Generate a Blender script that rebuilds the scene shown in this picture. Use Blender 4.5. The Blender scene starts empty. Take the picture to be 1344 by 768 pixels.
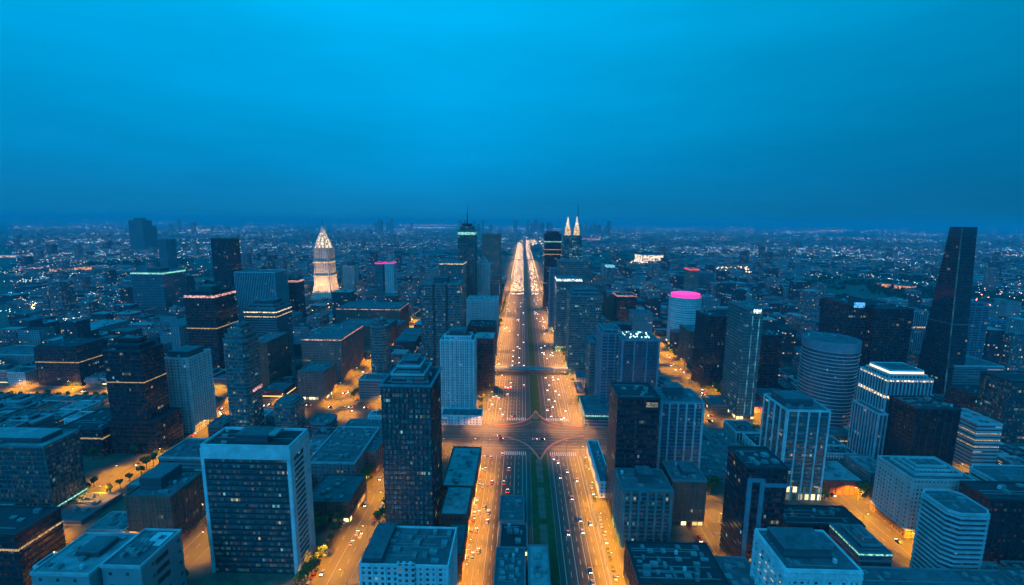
import bpy, math, random
from mathutils import Vector, Euler, Matrix

SC = bpy.context.scene
COL = SC.collection
R = math.radians
rnd = random.Random(7)

# ------------------------------------------------------------------ camera
CAM_H, FPX, PW, PH = 220.0, 597.0, 1344.0, 768.0
cd = bpy.data.cameras.new('camera'); cam = bpy.data.objects.new('camera', cd); COL.objects.link(cam)
cd.sensor_width = 36.0; cd.lens = 36.0 * FPX / PW
cd.clip_start = 1.0; cd.clip_end = 60000
cam.location = (0, 0, CAM_H)
cam.matrix_world = Matrix.Translation((0, 0, CAM_H)) @ Matrix.Rotation(R(1.25), 4, 'Z') @ Matrix.Rotation(R(90 - 8.85), 4, 'X') @ Matrix.Rotation(R(0.5), 4, 'Z')
CM = cam.matrix_world.to_3x3()
SC.camera = cam
SC.render.resolution_x, SC.render.resolution_y = 1024, 585

# ------------------------------------------------------------------ world: dusk sky
w = bpy.data.worlds.new("World"); SC.world = w; w.use_nodes = True
nt = w.node_tree; nt.nodes.clear()
def wn(t, **k):
    n = nt.nodes.new(t)
    for a, b in k.items(): setattr(n, a, b)
    return n
tc = wn('ShaderNodeTexCoord')
sep = wn('ShaderNodeSeparateXYZ'); nt.links.new(tc.outputs['Generated'], sep.inputs[0])
ramp = wn('ShaderNodeValToRGB'); nt.links.new(sep.outputs['Z'], ramp.inputs[0])
cr = ramp.color_ramp
SKY = [(0.0, (.006, .205, .450)), (.04, (.004, .215, .485)), (.10, (.001, .270, .605)), (.18, (.0, .335, .710)),
       (.28, (.0, .395, .805)), (.40, (.0, .455, .885)), (.65, (.0, .43, .86)), (1.0, (.001, .32, .70))]
cr.elements[0].position = SKY[0][0]; cr.elements[0].color = (*SKY[0][1], 1)
cr.elements[1].position = SKY[-1][0]; cr.elements[1].color = (*SKY[-1][1], 1)
for p, c in SKY[1:-1]:
    e = cr.elements.new(p); e.color = (*c, 1)
# thin layered cloud, stretched along the horizon
mp = wn('ShaderNodeMapping'); mp.inputs['Scale'].default_value = (1.3, 1.3, 7.0)
nt.links.new(tc.outputs['Generated'], mp.inputs[0])
nz = wn('ShaderNodeTexNoise'); nz.inputs['Scale'].default_value = 1.6; nz.inputs['Detail'].default_value = 6; nz.inputs['Roughness'].default_value = .55
nt.links.new(mp.outputs[0], nz.inputs[0])
mr = wn('ShaderNodeMapRange'); mr.inputs[1].default_value = .3; mr.inputs[2].default_value = .7; mr.inputs[3].default_value = .90; mr.inputs[4].default_value = 1.08
nt.links.new(nz.outputs[0], mr.inputs[0])
# the west (left) is a little brighter than the east
mx = wn('ShaderNodeMapRange'); mx.inputs[1].default_value = -.15; mx.inputs[2].default_value = .75; mx.inputs[3].default_value = 1.06; mx.inputs[4].default_value = .60
nt.links.new(sep.outputs['X'], mx.inputs[0])
mx2 = wn('ShaderNodeMapRange'); mx2.inputs[1].default_value = -.75; mx2.inputs[2].default_value = -.2; mx2.inputs[3].default_value = .88; mx2.inputs[4].default_value = 1.0
nt.links.new(sep.outputs['X'], mx2.inputs[0])
m1 = wn('ShaderNodeMath', operation='MULTIPLY'); nt.links.new(mr.outputs[0], m1.inputs[0]); nt.links.new(mx.outputs[0], m1.inputs[1])
m2 = wn('ShaderNodeMath', operation='MULTIPLY'); nt.links.new(m1.outputs[0], m2.inputs[0]); nt.links.new(mx2.outputs[0], m2.inputs[1])
vm = wn('ShaderNodeVectorMath', operation='SCALE'); nt.links.new(ramp.outputs[0], vm.inputs[0]); nt.links.new(m2.outputs[0], vm.inputs['Scale'])
sky = wn('ShaderNodeTexSky'); sky.sky_type = 'NISHITA'; sky.sun_disc = False; sky.sun_elevation = R(0.5); sky.sun_rotation = R(250); sky.ozone_density = 6; sky.air_density = 1.0
skyt = wn('ShaderNodeVectorMath', operation='MULTIPLY'); skyt.inputs[1].default_value = (.0, .006, .010)
nt.links.new(sky.outputs[0], skyt.inputs[0])
va = wn('ShaderNodeVectorMath', operation='ADD'); nt.links.new(vm.outputs[0], va.inputs[0]); nt.links.new(skyt.outputs[0], va.inputs[1])
bg = wn('ShaderNodeBackground'); bg.inputs[1].default_value = 1.0; nt.links.new(va.outputs[0], bg.inputs[0])
out = wn('ShaderNodeOutputWorld'); nt.links.new(bg.outputs[0], out.inputs[0])
w.cycles.sampling_method = 'MANUAL'; w.cycles.sample_map_resolution = 256

# last glow of the sky behind the viewer, soft
sd = bpy.data.lights.new('dusk_sun', 'SUN'); sun = bpy.data.objects.new('dusk_sun', sd); COL.objects.link(sun)
sd.energy = 1.1; sd.angle = R(40); sd.color = (.05, .46, 1.0)
sun.rotation_euler = (R(58), 0, R(-28))

vs = SC.view_settings; vs.view_transform = 'Standard'; vs.look = 'None'; vs.gamma = 1; vs.exposure = 0.0; vs.use_curve_mapping = False
SC.render.engine = 'CYCLES'
cy = SC.cycles
cy.use_denoising = True
try: cy.denoiser = 'OPENIMAGEDENOISE'; cy.denoising_input_passes = 'RGB_ALBEDO_NORMAL'; cy.denoising_prefilter = 'ACCURATE'
except Exception: pass
cy.max_bounces = 3; cy.diffuse_bounces = 2; cy.glossy_bounces = 2; cy.volume_bounces = 0; cy.transmission_bounces = 2; cy.transparent_max_bounces = 4
cy.sample_clamp_indirect = 1.5; cy.sample_clamp_direct = 12.0
cy.use_light_tree = True; cy.caustics_reflective = False; cy.caustics_refractive = False
cy.use_adaptive_sampling = True; cy.adaptive_threshold = 0.02

def ray(px, py):
    return CM @ Vector(((px - PW / 2) / FPX, (PH / 2 - py) / FPX, -1.0))
def ground(px, py, z=0.0):          # where the sight line meets the height z
    d = ray(px, py); t = (z - CAM_H) / d.z
    return d.x * t, d.y * t
def atY(px, py, Y):                 # where it meets the plane at distance Y
    d = ray(px, py); t = Y / d.y
    return d.x * t, CAM_H + d.z * t

# ------------------------------------------------------------------ materials
MATS = {}
class NB:
    def __init__(s, name):
        s.m = bpy.data.materials.new(name); s.m.use_nodes = True; s.t = s.m.node_tree; s.t.nodes.clear()
        s.o = s.n('ShaderNodeOutputMaterial'); s.p = s.n('ShaderNodeBsdfPrincipled'); s.l(s.p.outputs[0], s.o.inputs[0])
    def n(s, t, **k):
        n = s.t.nodes.new(t)
        for a, b in k.items(): setattr(n, a, b)
        return n
    def l(s, a, b): s.t.links.new(a, b)
    def math(s, op, a, b=None):
        n = s.n('ShaderNodeMath', operation=op)
        for i, v in enumerate((a, b)):
            if v is None: continue
            if isinstance(v, (int, float)): n.inputs[i].default_value = v
            else: s.l(v, n.inputs[i])
        return n.outputs[0]
    def mix(s, fac, a, b):
        n = s.n('ShaderNodeMix', data_type='RGBA')
        for i, v in ((0, fac), (6, a), (7, b)):
            if isinstance(v, (int, float)): n.inputs[i].default_value = v
            elif isinstance(v, tuple): n.inputs[i].default_value = (*v[:3], 1)
            else: s.l(v, n.inputs[i])
        return n.outputs[2]
    def noise(s, scale, detail=3, coord='Object', rough=.5):
        t = s.n('ShaderNodeTexCoord'); n = s.n('ShaderNodeTexNoise'); n.inputs['Scale'].default_value = scale; n.inputs['Detail'].default_value = detail; n.inputs['Roughness'].default_value = rough
        s.l(t.outputs[coord], n.inputs[0]); return n.outputs[0]
    def rng(s, v, a, b, c, d):
        n = s.n('ShaderNodeMapRange'); s.l(v, n.inputs[0])
        for i, x in enumerate((a, b, c, d)): n.inputs[i + 1].default_value = x
        return n.outputs[0]

def plain(name, col, rough=.8, var=.25, scale=.15, metal=0, spec=.3):
    if name in MATS: return MATS[name]
    b = NB(name)
    n = b.noise(scale, 4); n2 = b.noise(scale * 9, 2)
    f = b.math('ADD', b.math('MULTIPLY', n, .7), b.math('MULTIPLY', n2, .3))
    f = b.rng(f, .32, .68, 0, 1)
    lo = tuple(c * (1 - var) for c in col); hi = tuple(min(1, c * (1 + var)) for c in col)
    b.l(b.mix(f, lo, hi), b.p.inputs['Base Color'])
    b.p.inputs['Roughness'].default_value = rough; b.p.inputs['Metallic'].default_value = metal
    b.p.inputs['Specular IOR Level'].default_value = spec
    MATS[name] = b.m; return b.m

def emit(name, col, strength, pattern=0, flat=False):
    if name in MATS: return MATS[name]
    b = NB(name); b.p.inputs['Base Color'].default_value = (.1, .1, .1, 1)
    b.p.inputs['Emission Color'].default_value = (*col, 1)
    if pattern:
        n = b.noise(pattern * 2, 3); b.l(b.math('MULTIPLY', b.rng(n, .40, .62, .08, 1.3), strength), b.p.inputs['Emission Strength'])
    else: b.p.inputs['Emission Strength'].default_value = strength
    b.m.cycles.emission_sampling = 'NONE'
    MATS[name] = b.m; return b.m

def window(name, wall, glass, bay=3.0, fh=3.6, wf=.6, hf=.55, lit=.06, cols=((1., .62, .25), (.45, .85, 1.)), power=.9, rough=.18, spec=.6, dim=.022):
    """wall with rows of windows (UV in metres); wf/hf: share of the bay and of the storey that is glass"""
    if name in MATS: return MATS[name]
    if power < 2: lit *= .45; power *= .75
    b = NB(name)
    uv = b.n('ShaderNodeUVMap'); sp = b.n('ShaderNodeSeparateXYZ'); b.l(uv.outputs[0], sp.inputs[0])
    u = b.math('DIVIDE', sp.outputs[0], bay); v = b.math('DIVIDE', sp.outputs[1], fh)
    fu, fv = b.math('FRACT', u), b.math('FRACT', v)
    inu = b.math('LESS_THAN', b.math('ABSOLUTE', b.math('SUBTRACT', fu, .5)), wf / 2)
    inv = b.math('LESS_THAN', b.math('ABSOLUTE', b.math('SUBTRACT', fv, .5)), hf / 2)
    win = b.math('MULTIPLY', inu, inv)
    iu, iv = b.math('FLOOR', u), b.math('FLOOR', v)
    cx = b.n('ShaderNodeCombineXYZ'); b.l(iu, cx.inputs[0]); b.l(iv, cx.inputs[1])
    oi = b.n('ShaderNodeObjectInfo'); b.l(b.math('MULTIPLY', oi.outputs['Random'], 91.7), cx.inputs[2])
    wh = b.n('ShaderNodeTexWhiteNoise', noise_dimensions='3D'); b.l(cx.outputs[0], wh.inputs['Vector'])
    # some storeys have runs of lit windows
    cx2 = b.n('ShaderNodeCombineXYZ'); b.l(b.math('FLOOR', b.math('DIVIDE', u, 5.0)), cx2.inputs[0]); b.l(iv, cx2.inputs[1]); b.l(b.math('MULTIPLY', oi.outputs['Random'], 37.1), cx2.inputs[2])
    wh2 = b.n('ShaderNodeTexWhiteNoise', noise_dimensions='3D'); b.l(cx2.outputs[0], wh2.inputs['Vector'])
    run = b.math('MULTIPLY', b.math('GREATER_THAN', wh2.outputs[0], 1 - lit * 1.7), b.math('GREATER_THAN', wh.outputs[0], .35))
    on = b.math('MAXIMUM', b.math('GREATER_THAN', wh.outputs[0], 1 - lit * .3), run)
    sc = b.n('ShaderNodeSeparateColor'); b.l(wh.outputs[1], sc.inputs[0])
    ecol = b.mix(b.math('GREATER_THAN', sc.outputs[1], .5), cols[0], cols[1])
    est = b.math('MULTIPLY', b.math('MULTIPLY', on, win), b.math('MULTIPLY', b.math('POWER', sc.outputs[2], 2.0), power))
    # most other rooms show only a dim glow
    wh3 = b.n('ShaderNodeTexWhiteNoise', noise_dimensions='3D'); cx3 = b.n('ShaderNodeCombineXYZ'); b.l(b.math('ADD', iu, 31.5), cx3.inputs[0]); b.l(iv, cx3.inputs[1]); b.l(b.math('MULTIPLY', oi.outputs['Random'], 53.3), cx3.inputs[2]); b.l(cx3.outputs[0], wh3.inputs['Vector'])
    est = b.math('ADD', est, b.math('MULTIPLY', win, b.math('MULTIPLY', b.math('POWER', wh3.outputs[0], 5.0), dim)))
    n = b.noise(.06, 4); n2 = b.rng(n, .3, .7, .78, 1.18)
    wc = b.n('ShaderNodeVectorMath', operation='SCALE'); wc.inputs[0].default_value = wall; b.l(n2, wc.inputs['Scale'])
    gl = b.mix(b.math('POWER', sc.outputs[0], 2.0), glass, tuple(min(1, c * 2.6 + .01) for c in glass))
    b.l(b.mix(win, wc.outputs[0], gl), b.p.inputs['Base Color'])
    b.l(b.rng(win, 0, 1, .8, rough), b.p.inputs['Roughness'])
    b.l(b.rng(win, 0, 1, .25, spec), b.p.inputs['Specular IOR Level'])
    b.l(ecol, b.p.inputs['Emission Color']); b.l(est, b.p.inputs['Emission Strength'])
    b.m.cycles.emission_sampling = 'NONE'
    MATS[name] = b.m; return b.m

def roofmat(name, col, patch=.5):
    if name in MATS: return MATS[name]
    b = NB(name)
    tc_ = b.n('ShaderNodeTexCoord')
    br = b.n('ShaderNodeTexVoronoi', feature='F1', distance='CHEBYCHEV'); br.inputs['Scale'].default_value = .09
    b.l(tc_.outputs['Object'], br.inputs['Vector'])
    s = b.n('ShaderNodeSeparateColor'); b.l(br.outputs['Color'], s.inputs[0])
    n = b.noise(.25, 5, rough=.65)
    f = b.math('ADD', b.math('MULTIPLY', s.outputs[0], patch * .6), b.math('MULTIPLY', b.rng(n, .3, .7, 0, 1), .5))
    b.l(b.mix(f, tuple(c * .55 for c in col), tuple(min(1, c * 1.5) for c in col)), b.p.inputs['Base Color'])
    b.p.inputs['Roughness'].default_value = .85; b.p.inputs['Specular IOR Level'].default_value = .2
    MATS[name] = b.m; return b.m

# ------------------------------------------------------------------ mesh helpers
class MB:
    def __init__(s): s.v = []; s.f = []; s.uv = []; s.mi = []
    def quad(s, pts, uvs, mi=0):
        k = len(s.v); s.v += [tuple(p) for p in pts]; s.f.append(tuple(range(k, k + len(pts)))); s.uv += uvs; s.mi.append(mi)
    def prism(s, bot, top, z0, z1, mi=0, cap=True, bottom=False, u0=0.0):
        n = len(bot); k = len(s.v)
        s.v += [(x, y, z0) for x, y in bot] + [(x, y, z1) for x, y in top]
        u = u0
        for i in range(n):
            j = (i + 1) % n
            L = math.hypot(bot[j][0] - bot[i][0], bot[j][1] - bot[i][1])
            s.f.append((k + i, k + j, k + n + j, k + n + i)); s.uv += [(u, z0), (u + L, z0), (u + L, z1), (u, z1)]; s.mi.append(mi)
            u = (math.floor((u + L) / 60) + 1) * 60.0 if n < 9 else u + L
        if cap:
            s.f.append(tuple(range(k + n, k + 2 * n))); s.uv += [tuple(p) for p in top]; s.mi.append(mi)
        if bottom:
            s.f.append(tuple(range(k + n - 1, k - 1, -1))); s.uv += [tuple(p) for p in reversed(bot)]; s.mi.append(mi)
    def box(s, x0, x1, y0, y1, z0, z1, mi=0, bottom=False):
        f = [(x0, y0), (x1, y0), (x1, y1), (x0, y1)]; s.prism(f, f, z0, z1, mi, True, bottom)
    def ring(s, outer, inner, z0, z1, mi=0):
        n = len(outer); k = len(s.v)
        s.v += [(x, y, z0) for x, y in outer] + [(x, y, z1) for x, y in outer] + [(x, y, z1) for x, y in inner] + [(x, y, z0) for x, y in inner]
        for i in range(n):
            j = (i + 1) % n
            for a, b_ in ((0, 1), (1, 2), (2, 3)):
                s.f.append((k + a * n + i, k + a * n + j, k + b_ * n + j, k + b_ * n + i)); s.uv += [(0, 0), (3, 0), (3, 1), (0, 1)]; s.mi.append(mi)
    def obox(s, cx, cy, L, W, z0, z1, ang, mi=0, bottom=False):
        c, q = math.cos(ang), math.sin(ang)
        f = [(cx + c * a - q * b, cy + q * a + c * b) for a, b in ((-L / 2, -W / 2), (L / 2, -W / 2), (L / 2, W / 2), (-L / 2, W / 2))]
        s.prism(f, f, z0, z1, mi, True, bottom)
    def tube(s, a, b, r0, r1, n=6, mi=0):
        a, b = Vector(a), Vector(b); d = (b - a).normalized(); x = d.orthogonal().normalized(); y = d.cross(x); k = len(s.v)
        for c, r in ((a, r0), (b, r1)):
            s.v += [tuple(c + (x * math.cos(2 * math.pi * i / n) + y * math.sin(2 * math.pi * i / n)) * r) for i in range(n)]
        for i in range(n):
            j = (i + 1) % n; s.f.append((k + i, k + j, k + n + j, k + n + i)); s.uv += [(0, 0), (1, 0), (1, 1), (0, 1)]; s.mi.append(mi)
        s.f.append(tuple(range(k + n, k + 2 * n))); s.uv += [(0, 0)] * n; s.mi.append(mi)
    def mesh(s, name, mats):
        me = bpy.data.meshes.new(name); me.from_pydata(s.v, [], s.f)
        ul = me.uv_layers.new(name='UVMap')
        ul.data.foreach_set('uv', [c for p in s.uv for c in p])
        if not isinstance(mats, (list, tuple)): mats = [mats]
        for m in mats: me.materials.append(m)
        me.polygons.foreach_set('material_index', s.mi)
        me.update(); return me
    def build(s, name, mats, parent=None, loc=(0, 0, 0)):
        o = bpy.data.objects.new(name, s.mesh(name, mats)); COL.objects.link(o); o.location = loc
        if parent: o.parent = parent
        return o

def empty(name, label, cat, loc=(0, 0, 0), group=None, rz=0):
    o = bpy.data.objects.new(name, None); COL.objects.link(o); o.empty_display_size = 1
    o.location = loc; o.rotation_euler = (0, 0, rz)
    o['label'] = label; o['category'] = cat
    if group: o['group'] = group
    return o
def tag(o, label, cat, group=None, kind=None):
    o['label'] = label; o['category'] = cat
    if group: o['group'] = group
    if kind: o['kind'] = kind
    return o
def setting(o, kind='structure', label=None):
    o['kind'] = kind
    if label: o['label'] = label
    return o
def copy_tree(o, parent=None):
    c = o.copy(); COL.objects.link(c); c.parent = parent
    for ch in list(o.children): copy_tree(ch, c)
    return c
def grow(fp, d):
    n = len(fp); out = []
    for i in range(n):
        p, q, r_ = Vector(fp[i - 1]), Vector(fp[i]), Vector(fp[(i + 1) % n])
        e1, e2 = (q - p).normalized(), (r_ - q).normalized()
        n1, n2 = Vector((e1.y, -e1.x)), Vector((e2.y, -e2.x))
        m = (n1 + n2); m = m / max(.2, m.length_squared) * 2
        out.append((q.x + m.x * d, q.y + m.y * d))
    return out
def rect(x0, x1, y0, y1): return [(x0, y0), (x1, y0), (x1, y1), (x0, y1)]
def cham(x0, x1, y0, y1, c): return [(x0 + c, y0), (x1 - c, y0), (x1, y0 + c), (x1, y1 - c), (x1 - c, y1), (x0 + c, y1), (x0, y1 - c), (x0, y0 + c)]
def oval(cx, cy, rx, ry, n=32): return [(cx + rx * math.cos(2 * math.pi * i / n), cy + ry * math.sin(2 * math.pi * i / n)) for i in range(n)]

# ------------------------------------------------------------------ palette
WARM = (1., .60, .24); COOLW = (.5, .88, 1.); YEL = (1., .78, .35)
def W(n, wall, glass, **k): return lambda: window(n, wall, glass, **k)
FM = dict(
 black=W('black_glass', (.016, .022, .032), (.008, .012, .020), bay=1.6, fh=3.8, wf=.86, hf=.62, lit=.035, power=.7),
 black2=W('black_stone_windows', (.020, .022, .030), (.006, .008, .014), bay=3.0, fh=3.6, wf=.55, hf=.5, lit=.03, power=.6),
 tealcurtain=W('teal_curtain_wall', (.050, .120, .130), (.012, .050, .062), bay=1.5, fh=3.7, wf=.84, hf=.55, lit=.10, power=.8, dim=.075, cols=(YEL, (.25, .9, .9))),
 tealdark=W('dark_teal_curtain_wall', (.028, .075, .085), (.010, .030, .042), bay=1.8, fh=3.8, wf=.8, hf=.6, lit=.07, power=.7, dim=.07, cols=(YEL, (.3, .9, .8))),
 blueglass=W('blue_glass', (.055, .100, .130), (.018, .050, .080), bay=1.6, fh=3.6, wf=.8, hf=.6, lit=.04, power=.6),
 slate=W('slate_glass', (.075, .095, .115), (.022, .036, .055), bay=2.2, fh=3.6, wf=.72, hf=.52, lit=.05, power=.6),
 white=W('white_concrete_windows', (.62, .65, .67), (.030, .045, .065), bay=3.4, fh=3.2, wf=.45, hf=.5, lit=.05, power=.7),
 whitefine=W('white_fine_windows', (.52, .56, .58), (.035, .055, .07), bay=2.4, fh=3.0, wf=.5, hf=.55, lit=.06, power=.6),
 grey=W('grey_concrete_windows', (.30, .33, .35), (.022, .034, .05), bay=3.0, fh=3.3, wf=.55, hf=.5, lit=.06, power=.7),
 strip=W('grey_strip_windows', (.22, .25, .27), (.02, .035, .05), bay=8.0, fh=3.4, wf=.97, hf=.45, lit=.07, power=.6),
 brick=W('red_brick_windows', (.150, .055, .040), (.02, .025, .03), bay=3.0, fh=3.6, wf=.42, hf=.52, lit=.07, power=.8, cols=(WARM, YEL)),
 brown=W('brown_stone_windows', (.170, .110, .085), (.02, .024, .03), bay=2.8, fh=3.5, wf=.5, hf=.55, lit=.10, power=.8, cols=(WARM, YEL)),
 pink=W('rose_stone_windows', (.260, .170, .150), (.03, .035, .045), bay=2.4, fh=3.3, wf=.5, hf=.5, lit=.14, power=.7, cols=(WARM, YEL)),
 cream=W('cream_stone_windows', (.54, .55, .56), (.03, .045, .06), bay=2.6, fh=3.2, wf=.45, hf=.55, lit=.03, power=.6),
 vent=W('louvred_metal', (.10, .12, .14), (.03, .04, .05), bay=50.0, fh=1.0, wf=.99, hf=.5, lit=.0, power=.0, dim=0., rough=.5, spec=.3),
 shop=W('lit_shop_glass', (.20, .16, .12), (.10, .08, .05), bay=4.0, fh=4.2, wf=.86, hf=.66, lit=.9, power=4.0, cols=((1., .62, .2), (1., .8, .45))),
)
def fm(k): return FM[k]()
P_WHITE = plain('white_concrete', (.64, .67, .69), .7); P_PALE = plain('pale_concrete', (.46, .49, .51), .75)
P_GREY = plain('grey_concrete', (.20, .22, .24), .8); P_DARK = plain('dark_metal', (.030, .038, .048), .5, spec=.5)
P_TEAL = plain('teal_panel', (.080, .200, .220), .5); P_BRICK = plain('red_brick', (.16, .060, .045), .85, scale=.4)
P_BROWN = plain('brown_stone', (.17, .115, .09), .85); P_CREAM = plain('cream_stone', (.50, .51, .51), .8)
P_BLUE = plain('blue_grey_panel', (.14, .25, .31), .5); P_PINK = plain('rose_stone', (.27, .18, .16), .8)
RF = dict(dark=roofmat('dark_felt_roof', (.045, .055, .065)), mid=roofmat('grey_membrane_roof', (.13, .15, .17)), pale=roofmat('pale_membrane_roof', (.32, .35, .37)))
METAL = plain('galvanised_metal', (.30, .32, .33), .5, metal=.3)

# style: (facade, band(mat, every, height, proj), pier(mat, spacing, width, proj), trim, roof)
ST = dict(
 black=('black', (P_DARK, 3.8, .9, .12), None, P_DARK, 'dark'),
 blackgrid=('black', (P_DARK, 3.8, .7, .12), (P_DARK, 3.2, .35, .22), P_DARK, 'dark'),
 blackstone=('black2', None, (P_DARK, 6.0, .6, .25), P_DARK, 'dark'),
 tealgrid=('tealdark', (P_TEAL, 3.7, .5, .15), (P_TEAL, 3.2, .25, .28), P_TEAL, 'dark'),
 teal=('tealcurtain', (P_TEAL, 3.7, .9, .15), None, P_TEAL, 'mid'),
 tealribs=('tealdark', None, (P_TEAL, 3.0, .5, .5), P_TEAL, 'mid'),
 blue=('blueglass', (P_BLUE, 3.6, .9, .3), (P_BLUE, 9.0, 1.0, .5), P_BLUE, 'mid'),
 blueribs=('blueglass', None, (P_PALE, 3.4, .8, .6), P_PALE, 'mid'),
 slate=('slate', (P_GREY, 3.6, 1.1, .2), None, P_GREY, 'mid'),
 white=('white', (P_WHITE, 3.2, .8, .25), (P_WHITE, 6.8, 1.2, .45), P_WHITE, 'pale'),
 whitefine=('whitefine', (P_PALE, 3.0, .8, .4), (P_WHITE, 5.6, 1.0, .7), P_WHITE, 'pale'),
 balcony=('slate', (P_PALE, 3.1, 1.0, 1.2), None, P_PALE, 'mid'),
 grey=('grey', (P_GREY, 3.3, .9, .2), None, P_GREY, 'mid'),
 greygrid=('grey', (P_GREY, 3.3, .9, .2), (P_GREY, 6.0, 1.0, .35), P_PALE, 'mid'),
 strip=('strip', (P_GREY, 3.4, 1.2, .3), None, P_PALE, 'mid'),
 brick=('brick', None, (P_BRICK, 6.0, .8, .3), P_BRICK, 'mid'),
 brown=('brown', (P_BROWN, 3.5, .6, .2), (P_BROWN, 5.6, .8, .35), P_BROWN, 'mid'),
 pink=('pink', (P_PINK, 3.3, .6, .2), (P_PINK, 4.8, .7, .35), P_PINK, 'mid'),
 cream=('cream', None, (P_CREAM, 5.2, .9, .3), P_CREAM, 'mid'),
)
def mass(root, fp, z0, z1, st, top=None, detail=True, core='facade', uface=None):
    fac, band, pier, trim, rf = ST[st] if isinstance(st, str) else st
    b = MB(); b.prism(fp, top or fp, z0, z1); b.build(core, fm(uface or fac), root)
    if top or not detail: return
    if band:
        m, ev, h, pr = band; b = MB(); z = z0 + ev * .0
        o = grow(fp, pr)
        while z < z1 - h * .5:
            b.prism(o, o, z, min(z + h, z1 - .05), bottom=True); z += ev
        b.build('floor_band', m, root)
    if pier:
        m, spc, wd, pr = pier; b = MB(); n = len(fp)
        for i in range(n):
            p, q = Vector(fp[i]), Vector(fp[(i + 1) % n]); L = (q - p).length
            if L < wd * 1.5: continue
            a = math.atan2(q.y - p.y, q.x - p.x); d = (q - p) / L; nn = Vector((d.y, -d.x))
            k = max(1, round(L / spc))
            for j in range(k + 1):
                c = p + d * min(max(L * j / k, wd / 2), L - wd / 2) + nn * (pr / 2 - .1)
                b.obox(c.x, c.y, wd, pr + .2, z0, z1 - .03, a)
        o1 = grow(fp, pr * .8); b.ring(o1, grow(fp, -.05), z1 - .5, z1 - .06)
        b.build('facade_rib', m, root)
def roof(root, fp, z, st, par=1.1, units=0, seed=0, rf=None, trim=None, ledge=.35):
    s = ST[st] if isinstance(st, str) else st
    trim = trim or s[3]; rf = rf or s[4]
    r_ = random.Random(seed)
    inn = grow(fp, -.45)
    b = MB(); b.prism(grow(inn, -.02), grow(inn, -.02), z - .2, z + .25); b.build('roof', RF[rf], root)
    b = MB(); b.ring(grow(fp, ledge), inn, z - .6, z + par); b.build('parapet', trim, root)
    if units:
        units = int(units * 1.7) + 1
        xs = [p[0] for p in fp]; ys = [p[1] for p in fp]; x0, x1, y0, y1 = min(xs) + 2, max(xs) - 2, min(ys) + 2, max(ys) - 2
        used = []
        for _ in range(units * 3):
            if len(used) >= units or x1 - x0 < 4 or y1 - y0 < 4: break
            l, d, h = r_.uniform(1.5, 4.5), r_.uniform(1.5, 4), r_.uniform(.8, 2.2)
            x, y = r_.uniform(x0 + l / 2, x1 - l / 2) if x1 - x0 > l else (x0 + x1) / 2, r_.uniform(y0 + d / 2, y1 - d / 2) if y1 - y0 > d else (y0 + y1) / 2
            if any(abs(x - a) < (l + c) / 2 + .4 and abs(y - e) < (d + g) / 2 + .4 for a, e, c, g in used): continue
            used.append((x, y, l, d))
            b = MB(); b.box(x - l / 2, x + l / 2, y - d / 2, y + d / 2, z + .25, z + .25 + h); b.box(x - l / 2 + .3, x - l / 2 + l * .45, y - d / 2 + .3, y + d / 2 - .3, z + .25 + h, z + .6 + h)
            b.build('roof_unit', METAL if r_.random() < .6 else P_GREY, root)
            if r_.random() < .12:
                tx, ty = r_.uniform(x0 + 1, x1 - 1), r_.uniform(y0 + 1, y1 - 1)
                if not any(abs(tx - a) < c / 2 + 1.6 and abs(ty - e) < g / 2 + 1.6 for a, e, c, g in used):
                    used.append((tx, ty, 2.4, 2.4)); b = MB(); b.tube((tx, ty, z + .6), (tx, ty, z + 2.6), 1.1, 1.1, 12); b.tube((tx, ty, z + 2.6), (tx, ty, z + 3.1), 1.1, .2, 12); b.build('water_tank', P_PALE, root)
        # pipes and a walkway strip
        for _ in range(max(1, units // 3)):
            y = r_.uniform(y0, y1); b = MB(); b.box(x0, x1 - r_.uniform(0, (x1 - x0) * .4), y, y + .35, z + .26, z + .6); b.build('roof_duct', METAL, root)
def plant(root, x0, x1, y0, y1, z, h, mat=None, rf='mid', name='plant_room', trim=None):
    b = MB(); b.box(x0, x1, y0, y1, z, z + h); o = b.build(name, mat or fm('vent'), root)
    c = MB(); f = rect(x0, x1, y0, y1); c.prism(grow(f, .25), grow(f, .25), z + h - .02, z + h + .3, bottom=True); c.build('plant_roof', RF[rf], o)
    return o
def lightband(root, fp, z0, z1, mat, d=.35):
    b = MB(); o = grow(fp, d); i_ = grow(fp, d * .4); b.ring(o, i_, z0, z1); return b.build('light_band', mat, root)
def mast(root, x, y, z, h, r=.5):
    b = MB(); b.tube((x, y, z), (x, y, z + h * .45), r, r * .55); b.tube((x, y, z + h * .45), (x, y, z + h), r * .45, r * .12)
    b.build('antenna', P_DARK, root)

FOOT = []      # footprints already built on
def place(xl, xr, yt, D, depth):
    x0, z0 = atY(xl, yt, D); x1, z1 = atY(xr, yt, D)
    return x0, x1, D, D + depth, (z0 + z1) / 2
LM = dict(pinkw=emit('rose_light', (1., .45, .38), 1.1, .2), yel=emit('yellow_light', (1., .62, .22), .75, .6), white=emit('white_light', (.75, .95, 1.), 2.2, .3),
 green=emit('green_light', (.35, 1., .75), 1.2, .4), magenta=emit('magenta_light', (1., .02, .35), 1.6), red=emit('red_light', (1., .06, .05), 1.8), lamp=emit('sodium_head', (1., .60, .24), 45.),
 cyan=emit('cyan_light', (.25, .85, 1.), 1.3, .3), gold=emit('golden_light', (1., .62, .28), 1.25, .25), blue=emit('blue_light', (.1, .55, 1.), 2.), orange=emit('orange_light', (1., .36, .10), 1.2, .05), creamy=emit('cream_light', (1., .80, .52), 1.6, .3))

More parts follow.
